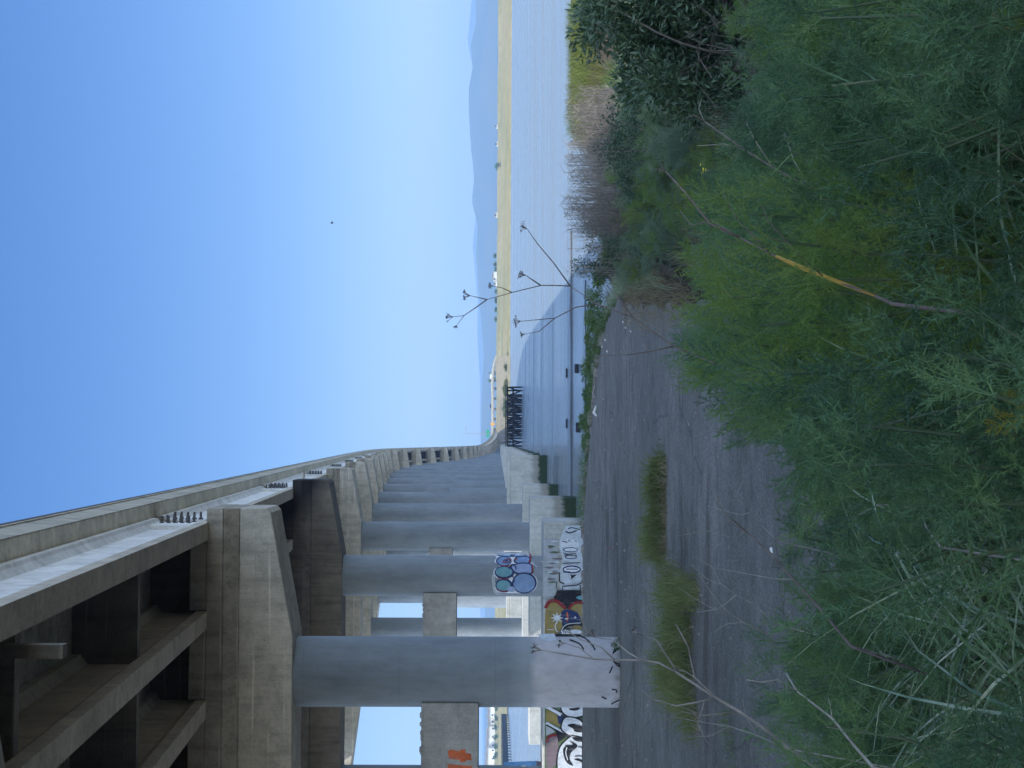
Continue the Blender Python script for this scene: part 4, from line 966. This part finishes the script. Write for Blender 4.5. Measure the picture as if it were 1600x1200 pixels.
# ------------------------------------------------------------------ dead fennel stalks
def PX(pts, Y, dy=0): return [atY(a, b, Y+dy*k/max(1, len(pts)-1)) for k, (a, b) in enumerate(pts)]
def umbel(mb_s, mb_h, p, d, r_, n, size, q):
    p = Vector(p); d = Vector(d).normalized()
    a = d.cross(Vector((0, 1, 0.2))).normalized(); b = d.cross(a)
    for k in range(n):
        t_ = 2*math.pi*k/n+q.uniform(-.3, .3); sp = q.uniform(.25, .85)
        e = p+(d*q.uniform(.75, 1.05)+(a*math.cos(t_)+b*math.sin(t_))*sp)*r_
        mb_s.tube([p, p.lerp(e, .5)+d*r_*.1, e], [.0011, .0009, .0007], 4)
        for j in range(5):
            c = e+Vector((q.gauss(0, 1), q.gauss(0, 1), q.gauss(0, 1)))*size*.9; mb_h.tube([c-Vector((0, 0, size*.6)), c, c+Vector((0, 0, size*.6))], [size*.2, size*.46, size*.15], 5)
def stalk(label, main, branches, umbels, Y, rad, mats=('stalk',), seed=1, base_ext=None, dy=.3):
    """main/branches: photograph pixels; every stalk leans slightly in depth and stands on the ground"""
    q = random.Random(seed); pm = PX(main, Y, dy); root = pm[0]; g0 = ground_at(root.x, root.y); dn = (root-pm[1]); dn = dn*((root.z-g0)/max(.02, abs(dn.z))); lat = math.hypot(dn.x, dn.y); dn = dn*min(1, .45/max(lat, .01))
    e = empty('dead_fennel_stalk', (root.x, root.y, g0), label, 'dead stalk', 'dead stalks in the foreground')
    mb = MB(); foot = Vector((root.x+dn.x, root.y+dn.y, ground_at(root.x+dn.x, root.y+dn.y)-.03)); pl = ([foot] if root.z > g0+.05 else [])+pm
    n = len(pl); mb.tube(pl, [rad*(1-.72*k/(n-1)) for k in range(n)], 7)
    build('stem', mb, M[mats[0]], e, smooth=180)
    for br in branches:
        bb = MB(); pts = PX(br[0], Y+dy*br[2], .12*q.uniform(-1, 1)); bb.tube(pts, [br[1]*(1-.55*k/(len(pts)-1)) for k in range(len(pts))], 6)
        build('branch', bb, M[mats[-1]], e, smooth=180)
    for (px, py, dx, dyp, r_, n_) in umbels:
        us, uh = MB(), MB(); p = atY(px, py, Y+dy*.8); p2 = atY(px+dx, py+dyp, Y+dy*.8); umbel(us, uh, p, p2-p, r_, n_, .0031*Y/6*1.15, q)
        o_ = build('umbel', us, M[mats[0]], e); build('seed_head', uh, M['seed'], o_)
    return e
stalk('tall dark branched dead fennel stalk with umbels against the water', [(1400, 705), (1300, 652), (1206, 608), (1129, 573), (1052, 541), (989, 496), (933, 475), (891, 447)],
      [([(933, 475), (900, 480), (867, 497), (813, 502)], .0028, .7), ([(867, 497), (842, 518), (820, 522)], .0022, .8), ([(891, 447), (870, 446), (845, 446), (800, 457), (761, 468)], .0028, .9), ([(761, 468), (740, 483), (725, 493), (708, 495)], .0027, .95), ([(761, 468), (735, 462)], .0026, .95),
       ([(800, 457), (785, 450), (771, 447)], .0020, .9), ([(845, 446), (830, 436), (821, 430)], .0030, .9), ([(891, 447), (866, 412), (840, 381), (823, 357)], .0032, .9), ([(1052, 541), (1020, 548), (985, 554), (936, 556)], .0030, .5), ([(725, 493), (714, 508)], .0016, .95), ([(989, 496), (965, 465), (948, 446)], .0034, .6)],
      [(813, 502, -10, 1, .024, 7), (820, 522, -5, 1, .014, 4), (708, 495, -6, 0, .026, 7), (735, 462, -10, 0, .026, 8), (771, 447, -7, 0, .018, 5), (821, 430, -10, -2, .026, 8), (823, 357, -9, -3, .022, 7), (714, 508, -2, 3, .010, 3)], 6.0, .0058, seed=3)
stalk('thick pale branched dead stalk leaning left in front of the nearest column', [(1300, 1215), (1264, 1193), (1187, 1133), (1155, 1112), (1120, 1091), (1061, 1053), (1030, 1036), (1003, 1032), (960, 1031), (928, 1030), (875, 1021), (846, 1016)],
      [([(1061, 1053), (1040, 1022), (1026, 1000), (995, 990)], .0042, .5), ([(1187, 1133), (1120, 1091), (1085, 1058), (1075, 1010), (1056, 975)], .0036, .3), ([(1120, 1091), (1085, 1098), (1056, 1103), (1020, 1092)], .0030, .4), ([(1003, 1032), (982, 1020), (958, 1000), (930, 996)], .0028, .6), ([(960, 1031), (940, 1012), (905, 998), (893, 990)], .0026, .6),
       ([(928, 1030), (905, 1012), (882, 1005)], .0022, .7), ([(1155, 1112), (1100, 1118), (1065, 1112), (1040, 1125)], .0026, .3), ([(1100, 1098), (1090, 1130), (1105, 1160), (1140, 1180)], .0022, .4), ([(1085, 1058), (1068, 1048), (1048, 1046)], .0020, .4), ([(930, 996), (915, 985), (905, 960), (900, 950)], .0016, .6), ([(1020, 1092), (1003, 1080), (990, 1078)], .0015, .4)],
      [(846, 1016, -9, -3, .030, 8), (893, 990, -8, -6, .020, 6), (882, 1005, -8, 0, .02, 6), (930, 996, -6, -6, .02, 6), (995, 990, -8, -10, .018, 5)], 4.6, .0062, ('stalkgrey', 'stalkgrey'), seed=5)
ys = stalk('dead stalk with a broken yellow lower stem in the right thicket', [(1395, 475), (1369, 463), (1285, 431), (1211, 400), (1155, 371), (1112, 345)], [([(1155, 371), (1110, 350), (1070, 300), (1040, 268)], .0036, .5), ([(1112, 345), (1080, 352), (1063, 330)], .002, .6), ([(1205, 398), (1180, 372), (1150, 340), (1128, 300)], .0024, .4), ([(1285, 431), (1250, 400), (1200, 345), (1190, 320)], .002, .3)], [(1040, 268, -8, -6, .02, 5)], 3.7, .0055, ('stalk', 'stalk'), seed=6)
sh_ = MB(); pp_ = [atY(x, y, 3.7+.3*f) for x, y, f in ((1212, 400.5, .6), (1248, 416, .5), (1285, 431, .4), (1330, 448, .3), (1366, 462, .2))]; sh_.tube(pp_, [.004, .0062, .006, .0055, .003], 6); build('leaf_sheath', sh_, M['stalkyel'], ys, smooth=180)
stalk('dark leaning dead stalk below the left side of the dark bush', [(1420, 440), (1340, 392), (1290, 330), (1264, 292), (1208, 262), (1159, 231), (1100, 189)], [([(1208, 262), (1180, 220), (1165, 190)], .0024, .5), ([(1159, 231), (1130, 225), (1090, 228)], .0022, .6), ([(1264, 292), (1240, 250), (1225, 205)], .0024, .3), ([(1100, 189), (1085, 180), (1072, 184)], .002, .8), ([(1100, 189), (1092, 170), (1096, 155)], .002, .8)], [], 5.2, .0072, ('stalk', 'stalkpale'), seed=7)
stalk('green tinged dead stalk with a yellow joint in the lower left thicket', [(1330, 1010), (1285, 955), (1240, 905), (1200, 862), (1170, 834), (1140, 815)], [([(1170, 834), (1130, 800), (1120, 780), (1118, 770)], .0024, .6), ([(1240, 905), (1215, 905), (1185, 900), (1120, 888)], .0022, .4), ([(1140, 815), (1125, 828), (1092, 832), (1055, 838)], .0018, .8)], [], 4.6, .0060, ('stalk', 'stalkgrey'), seed=8)
stalk('pale thin forked dead stalk lying over the lower left asphalt', [(1365, 1200), (1335, 1165), (1300, 1122), (1245, 1080), (1228, 1052)], [([(1300, 1122), (1297, 1100), (1294, 1090)], .002, .5), ([(1245, 1080), (1215, 1062), (1190, 1066), (1165, 1062)], .0024, .7)], [], 4.0, .0058, ('stalkpale',), seed=9)
stalk('pale forked dry stem in the bottom of the thicket', [(1470, 855), (1450, 830), (1436, 795), (1435, 775)], [([(1450, 830), (1475, 810), (1500, 790), (1510, 775)], .002, .5), ([(1436, 795), (1405, 790), (1375, 788), (1340, 805)], .0022, .5)], [], 3.6, .0036, ('stalkgrey',), seed=10)
stalk('fallen pale dry branch over the asphalt in front of the grass strip', [(1215, 975), (1177, 944), (1150, 930), (1126, 912), (1112, 885), (1085, 871)], [([(1200, 992), (1160, 972), (1130, 950), (1105, 917), (1090, 895)], .0019, .4), ([(1150, 930), (1135, 942), (1120, 952), (1087, 957)], .0016, .4), ([(1126, 912), (1105, 905), (1078, 880)], .0012, .6), ([(1140, 958), (1112, 950), (1085, 935), (1060, 918)], .0013, .5), ([(1177, 944), (1160, 920), (1142, 905), (1138, 890)], .0012, .4), ([(1160, 972), (1135, 975), (1110, 990)], .0011, .4)], [], 6.2, .0030, ('stalkgrey', 'stalkpale'), seed=21)
stalk('fallen grey dry branch at the thicket edge by the dark asphalt stain', [(1215, 845), (1190, 822), (1172, 800), (1150, 775), (1135, 748)], [([(1172, 800), (1158, 805), (1140, 800), (1105, 790)], .0014, .4), ([(1190, 822), (1170, 826), (1150, 840), (1120, 835)], .0014, .4), ([(1150, 775), (1160, 755), (1162, 738)], .0012, .5)], [], 6.8, .0030, ('stalkgrey', 'stalkpale'), seed=22)
stalk('thin pale twiggy dead stem at the left end of the thicket', [(1230, 1170), (1185, 1150), (1140, 1135), (1095, 1128), (1050, 1120)], [([(1185, 1150), (1165, 1120), (1160, 1090)], .0014, .4), ([(1140, 1135), (1110, 1150), (1075, 1152)], .0013, .5), ([(1095, 1128), (1080, 1110), (1050, 1100)], .0011, .5)], [], 5.0, .0028, ('stalkgrey', 'stalkgrey'), seed=23)
# yellow flowers
for k, (px, py, lab) in enumerate(((1097, 265, 'yellow flower cluster in the field below the reeds'), (1135, 314, 'single yellow flower lower in the field'))):
    Y = 13.5; c = atY(px, py, Y); g0 = ground_at(c.x, Y); e = empty('yellow_flower', (c.x, Y, g0), lab, 'flower'); mb = MB(); st = MB()
    for j in range(6 if k == 0 else 2):
        d = Vector((rnd.gauss(0, .035), rnd.gauss(0, .04), rnd.gauss(0, .02))); p = c+d; st.tube([(c.x, Y, g0), p], [.004, .002], 4)
        for t_ in range(5): a = 2*math.pi*t_/5; mb.add([p, p+Vector((math.cos(a-.5)*.011, math.sin(a-.5)*.011, .008)), p+Vector((math.cos(a)*.017, math.sin(a)*.017, .004)), p+Vector((math.cos(a+.5)*.011, math.sin(a+.5)*.011, .008))], [(0, 1, 2, 3)])
    build('stem', st, M['fstem'], e); build('petals', mb, M['flower'], e)
# ------------------------------------------------------------------ bits on the bank, water
def rock(name, p, s, mat, label, cat, group=None, seed=0, flat=.6):
    q = random.Random(seed); bm = bmesh.new(); bmesh.ops.create_icosphere(bm, subdivisions=2, radius=1)
    for v in bm.verts: v.co *= 1+q.uniform(-.22, .22); v.co = Vector((v.co.x*s[0], v.co.y*s[1], v.co.z*s[2]))
    mb = MB(); bm.verts.index_update(); mb.add([v.co+Vector(p) for v in bm.verts], [tuple(v.index for v in f.verts) for f in bm.faces]); bm.free()
    return tag(build(name, mb, M[mat], loc=p), label, cat, group)
for k, (px, py, w, lab) in enumerate(((902, 576, .30, 'dark float nearest the leafy bank, right of the other dark floats'), (904, 668, .33, 'larger dark float near the bank left of the middle weeds'), (886, 662, .36, 'dark float just beyond the mud bar'), (886, 583, .36, 'thin dark float beyond the mud bar on the right'))):
    c = atZ(px, py, .05); hz_ = .14 if k < 2 else .06; mb = MB(); mb.loft([[(c.x+w*sx*f, c.y+.3*math.sin(a)*f, .08+hz_*f*math.cos(a)) for a in (2*math.pi*j/10 for j in range(10))] for sx, f in ((-1, .55), (-.9, 1), (.9, 1), (1, .6))])
    for xx in (-.45, .45): mb.loft([[(c.x+xx*w+dx, c.y+.32*math.sin(a), .08+hz_*1.12*math.cos(a)) for a in (2*math.pi*j/10 for j in range(10))] for dx in (-.03, .03)])
    tag(build('float', mb, M['dark'], loc=(c.x, c.y, 0), smooth=40), lab, 'float', 'dark floats on the water by the bank')
bar = MB(); q = random.Random(2); xs_ = np.linspace(-60, 14, 150)
rows = []
for dy, zz in ((-1.6, -.2), (-.7, .05), (0, .09), (.9, .04), (1.8, -.2)):
    rows.append([(x, 101+dy*(1+.5*math.sin(x*.31)*math.sin(x*.13+1))+1.2*math.sin(x*.07), zz*(1+.35*math.sin(x*.9)) - (.12 if zz > 0 and math.sin(x*.47+1)*math.sin(x*.21) > .55 else 0)) for x in xs_])
n = len(xs_); bar.add([p for r in rows for p in r], [(r*n+k, r*n+k+1, (r+1)*n+k+1, (r+1)*n+k) for r in range(4) for k in range(n-1)])
tag(build('mud_bar', bar, M['mud'], smooth=180), 'thin dark mud bar just above the water', kind='structure')
b2 = MB(); n = 60; xs_ = np.linspace(-8, 9, n); rows = [[(x, 85+dy+.5*math.sin(x), zz) for x in xs_] for dy, zz in ((-.25, -.1), (0, .05), (.25, -.1))]
b2.add([p for r in rows for p in r], [(r*n+k, r*n+k+1, (r+1)*n+k+1, (r+1)*n+k) for r in range(2) for k in range(n-1)])
tag(build('sunken_line', b2, M['dark'], smooth=180), 'thin dark line of half sunken pipe in the shallows', 'pipe')
drift = [(930, 611, .24, .05, 'pale driftwood lying along the far asphalt edge'), (931, 642, .16, .05, 'whitish plastic scrap under the bank weeds')]
for k, (px, py, L, r_, lab) in enumerate(drift):
    c = atZ(px, py, 1.78); mb = MB(); mb.tube([(c.x-L, c.y, 1.76), (c.x-L*.3, c.y+.08, 1.84), (c.x+L*.4, c.y, 1.8), (c.x+L, c.y+.1, 1.77)], [r_*.5, r_, r_*.8, r_*.3], 7); tag(build(['driftwood', 'plastic_scrap'][k], mb, M[['stalkgrey', 'white'][k]], loc=tuple(c), smooth=60), lab, ['driftwood', 'litter'][k])
litter = [(955, 857, 'red', 'small red litter scrap on the far left asphalt'), (946, 531, 'white', 'white litter scrap at the far verge, lowest of three'), (941, 542, 'white', 'white litter scrap at the far verge, middle of three'), (949, 549, 'white', 'white litter scrap at the far verge, right on the bare soil'), (974, 503, 'white', 'white scrap at the end of the asphalt near the dry grass'), (978, 512, 'white', 'white scrap near the end of the asphalt in open view'), (986, 518, 'white', 'white scrap further out on the asphalt'), (1010, 500, 'dark', 'small black scrap at the end of the asphalt'), (1207, 859, 'white', 'white scrap at the thicket edge in the lower left')]
for k, (px, py, mt, lab) in enumerate(litter):
    c = atZ(px, py, 1.735) if px < 1200 else atY(px, py, 6.2); s = .018*c.y/40 if px < 1200 else .007
    mb = MB(); q = random.Random(k); mb.add([c+Vector((q.uniform(-1, 1)*s-s*1.6, -s, 0)), c+Vector((s*1.6, -s*.7, s*.3)), c+Vector((s*1.2, s, s*1.3)), c+Vector((-s*1.2, s*.8, s*1.0)), c+Vector((0, 0, s*1.6))], [(0, 1, 4), (1, 2, 4), (2, 3, 4), (3, 0, 4)])
    tag(build('litter', mb, M[mt], loc=tuple(c)), lab, 'litter')
# broken asphalt edge
mb = MB(); pts = [(985, 385), (1000, 398), (1020, 405), (1045, 418), (1068, 430), (1086, 440)]
rings = []
for k, (px, py) in enumerate(pts):
    c = atZ(px, py, 1.75); w = .16+.05*math.sin(k*2.2); rings.append([(c.x-w, c.y-.3, 1.6), (c.x+w, c.y+.3, 1.6), (c.x+w*.8, c.y+.3, 1.92+.05*math.sin(k*3)), (c.x-w*.6, c.y-.3, 1.86+.04*math.cos(k*2))])
mb.loft(rings); tag(build('broken_asphalt_slab', mb, M['soil'], loc=(3.5, 31, 1.6)), 'dark broken asphalt slab lying at the end of the road beside dry grass', 'asphalt slab')
pb = MB()
for k in range(900):
    x = rnd.uniform(-14, 3.5); y = rnd.uniform(13, 55)
    if x > 1.6+(y-14)*.05 - (max(0, y-44)*.45): continue
    s = rnd.uniform(.006, .022)*(y/30+.3); pb.add([(x-s, y-s, 1.722), (x+s, y-s*.8, 1.722), (x+s*.8, y+s, 1.722), (x-s, y+s, 1.722), (x, y, 1.722+s*1.3)], [(0, 1, 4), (1, 2, 4), (2, 3, 4), (3, 0, 4)])
tag(build('gravel', pb, M['rock']), 'loose pale gravel scattered on the asphalt', kind='stuff')
# riprap at the far road edge
rr_ = MB(); q = random.Random(8)
for k in range(150):
    x = q.uniform(-9, 3.2); y = float(np.interp(x, [-9, -2.6, -.5, 1.4, 2.6, 3.4], [56.4, 56.0, 53.4, 50.2, 47.7, 44.6]))+q.uniform(.15, 1.8); s = q.uniform(.08, .24)
    zc = ground_at(x, y)+s*.2; pts = [(x+s*math.cos(a)*q.uniform(.7, 1.2), y+s*math.sin(a)*q.uniform(.7, 1.2)) for a in (2*math.pi*j/6 for j in range(6))]
    rr_.loft([[(a, b, zc-s*.6) for a, b in pts], [(x+(a-x)*.75, y+(b-y)*.75, zc+s*.5*q.uniform(.6, 1.1)) for a, b in pts]])
tag(build('riprap', rr_, M['rock']), 'small dark stones along the bank below the asphalt', kind='stuff')
# ------------------------------------------------------------------ old trestle, left causeway
def trestle(name, p0, p1, top, rows, npile, label, depth=5.0, braces=True, mat='timber'):
    e = empty(name, ((p0[0]+p1[0])/2, (p0[1]+p1[1])/2, 0), label, 'trestle'); q = random.Random(6)
    d = Vector((p1[0]-p0[0], p1[1]-p0[1], 0)); nrm = Vector((-d.y, d.x, 0)).normalized()
    for r in range(rows):
        for k in range(npile):
            b = Vector((p0[0], p0[1], 0))+d*(k/(npile-1))+nrm*depth*r/max(1, rows-1)+Vector((q.gauss(0, .06), 0, 0)); mb = MB(); mb.tube([(b.x+q.gauss(0, .05), b.y, -1.5), (b.x, b.y, top-.3+q.uniform(-.05, .1))], [.2, .17], 9); build('pile', mb, M[mat], e, smooth=40)
        o = nrm*depth*r/max(1, rows-1)
        for zz in (top-.45, top*.52): mb = MB(); mb.beam(Vector((p0[0], p0[1], zz))+o-nrm*.22, Vector((p1[0], p1[1], zz))+o-nrm*.22, .22, .3); build('beam', mb, M[mat], e)
        if braces:
            for k in range(npile-1):
                a = Vector((p0[0], p0[1], 0))+d*(k/(npile-1))+o-nrm*.3; b = a+d/(npile-1); mb = MB(); mb.beam(a+Vector((0, 0, .3 if k % 2 else top-.6)), b+Vector((0, 0, top-.6 if k % 2 else .3)), .12, .26); build('brace', mb, M[mat], e)
    mb = MB(); a = Vector((p0[0], p0[1], top-.08)); b = Vector((p1[0], p1[1], top-.08))
    for f in np.arange(0, 1.0, .045):
        if q.random() < .12: continue
        c = a.lerp(b, f+.022); mb.beam(c-nrm*.4, c+nrm*(depth+.4), .42*d.length/12, .16)
    build('deck_planks', mb, M[mat], e); return e
tr = trestle('timber_trestle', (-.9, 318), (9.2, 314), 3.35, 2, 13, 'ruined black timber trestle standing in the water beside the bridge', 6.0)
mb = MB(); 
for k in range(9): x = .2+k*1.05; mb.tube([(x, 315, 3.3), (x, 315, 4.3)], .04, 5)
mb.tube([(.2, 315, 4.3), (8.6, 313.5, 4.25)], .035, 5); mb.tube([(.2, 315, 3.85), (8.6, 313.5, 3.8)], .03, 5); build('railing', mb, M['steel'], tr)
cw = trestle('timber_causeway', (-104, 452), (-113, 640), 3.1, 1, 30, 'long dark timber causeway in the water seen under the crossbeam', 3.0, False)
mb = MB(); mb.beam((-103.6, 452, 1.75), (-112.6, 640, 1.75), .12, 2.0); build('planking', mb, M['timber'], cw)
# pilings' neighbours: shrubs on the levee
def far_shrub(px, py, Y, r_, h, label, sd, mat='weed', group='shrubs on the far shore'):
    q = atY(px, py, Y); shrub('far_shrub', q.x, Y, float(marsh_h(q.x, Y))-.2, r_, h, 260, .9, mat, label, 'shrub', group, sd, 6)
far_shrub(780, 259, 1000, 2.9, 4.4, 'lone dark shrub on the far levee above the reeds', 201)
for k, (py, r_, h) in enumerate(((400, 2.6, 4.2), (412, 2.4, 3.2), (421, 2.6, 3.0), (455, 2.4, 2.4), (470, 2.4, 2.8), (484, 2.2, 2.6), (498, 2.4, 2.6))): far_shrub(776, py, 1030, r_*.7, h*.65, 'grey green shrub in the line along the far levee', 210+k, group='shrubs along the far levee')
for k in range(10): far_shrub(784, 566+k*9.5, 668+rnd.uniform(-8, 8), rnd.uniform(1.5, 2.6), rnd.uniform(1.4, 2.6), 'olive shrub on the far shore below the tan embankment', 230+k, 'mgrass', 'shrubs below the embankment')
for k in range(6): far_shrub(778, 1106+k*15, 1000, 2.4, 3.0, 'dark shrub in front of the far houses', 250+k, group='shrubs before the far houses')
for k, (py, Y) in enumerate(((583, 1072), (595, 1072))): far_shrub(775, py, Y, 1.5, 7.4, ['taller far tree behind the overpass, left one', 'taller far tree behind the overpass, right one'][k], 270+k, group='trees behind the overpass')
# bird
c = atY(519.8, 348, 210); mb = MB()
mb.loft([[(c.x+dx, c.y+r_*math.cos(a), c.z+dz+r_*math.sin(a)) for a in (2*math.pi*j/8 for j in range(8))] for dx, dz, r_ in ((-.20, .0, .01), (-.12, .0, .045), (.02, .0, .06), (.13, .01, .04), (.19, .02, .03), (.25, .01, .004))])
for s in (-1, 1): mb.add([(c.x-.07, c.y, c.z+.03), (c.x+.1, c.y, c.z+.03), (c.x+.12+.05*s, c.y+.2*s, c.z+.16), (c.x+.0+.14*s, c.y+.34*s, c.z+.26), (c.x-.06+.1*s, c.y+.2*s, c.z+.14)], [(0, 1, 2, 4), (4, 2, 3)])
tag(build('bird', mb, M['bird'], loc=tuple(c), smooth=60), 'small dark bird flying alone in the blue sky', 'bird')
# ------------------------------------------------------------------ air, light
hz = MB(); hz.box(-6000, 6000, -400, 8600, -5, 260)
t = NT('haze'); vol = t.n('ShaderNodeVolumePrincipled'); vol.inputs['Color'].default_value = (.36, .60, .98, 1); vol.inputs['Density'].default_value = 2.1e-4; vol.inputs['Anisotropy'].default_value = .2
t.l(vol.outputs[0], t.out.inputs['Volume']); M['haze'] = t.mat
tag(build('haze', hz, M['haze']), 'thin blue haze over the bay', kind='stuff')
sun_dir = Vector((-.70, -.42, 1.0)).normalized()
sd = bpy.data.lights.new('sun', 'SUN'); sd.energy = 2.2; sd.angle = R(.53); sd.color = (1, .94, .86)
so = bpy.data.objects.new('sun', sd); COL.objects.link(so); so.rotation_euler = sun_dir.to_track_quat('Z', 'Y').to_euler(); so.location = (-100, -60, 150)
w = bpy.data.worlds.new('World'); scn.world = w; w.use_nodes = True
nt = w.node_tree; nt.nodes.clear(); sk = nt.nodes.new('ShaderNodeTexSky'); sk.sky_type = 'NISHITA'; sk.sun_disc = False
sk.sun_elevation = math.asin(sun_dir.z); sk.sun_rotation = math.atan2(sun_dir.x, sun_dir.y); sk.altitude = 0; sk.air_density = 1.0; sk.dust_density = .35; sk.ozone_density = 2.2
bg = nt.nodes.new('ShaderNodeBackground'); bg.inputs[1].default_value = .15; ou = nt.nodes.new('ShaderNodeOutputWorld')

# sky dimmed and bluer ahead of camera, brighter and paler elsewhere as added fill
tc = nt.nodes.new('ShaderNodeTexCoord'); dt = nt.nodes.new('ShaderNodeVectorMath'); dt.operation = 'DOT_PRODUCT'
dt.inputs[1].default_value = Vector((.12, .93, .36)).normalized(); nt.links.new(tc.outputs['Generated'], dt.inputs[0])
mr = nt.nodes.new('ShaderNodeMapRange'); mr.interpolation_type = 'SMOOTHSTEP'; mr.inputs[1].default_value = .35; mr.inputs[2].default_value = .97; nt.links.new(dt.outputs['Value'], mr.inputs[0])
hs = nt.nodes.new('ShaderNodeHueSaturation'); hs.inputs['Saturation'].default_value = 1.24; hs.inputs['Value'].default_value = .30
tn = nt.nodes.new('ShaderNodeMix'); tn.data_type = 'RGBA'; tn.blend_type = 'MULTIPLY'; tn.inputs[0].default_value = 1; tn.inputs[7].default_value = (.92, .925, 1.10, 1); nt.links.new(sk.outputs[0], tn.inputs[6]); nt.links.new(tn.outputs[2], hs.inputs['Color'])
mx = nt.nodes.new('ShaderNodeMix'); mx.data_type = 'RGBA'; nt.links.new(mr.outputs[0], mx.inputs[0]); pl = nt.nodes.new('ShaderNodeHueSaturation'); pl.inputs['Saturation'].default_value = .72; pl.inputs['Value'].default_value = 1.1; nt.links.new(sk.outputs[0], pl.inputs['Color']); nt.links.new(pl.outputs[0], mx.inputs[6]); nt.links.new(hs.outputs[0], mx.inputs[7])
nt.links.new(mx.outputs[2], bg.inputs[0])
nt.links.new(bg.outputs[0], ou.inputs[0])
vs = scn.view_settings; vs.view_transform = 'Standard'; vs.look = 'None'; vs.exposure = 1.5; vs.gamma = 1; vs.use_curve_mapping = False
scn.cycles.max_bounces = 8; scn.cycles.diffuse_bounces = 5; scn.cycles.glossy_bounces = 3; scn.cycles.transmission_bounces = 4; scn.cycles.volume_bounces = 1
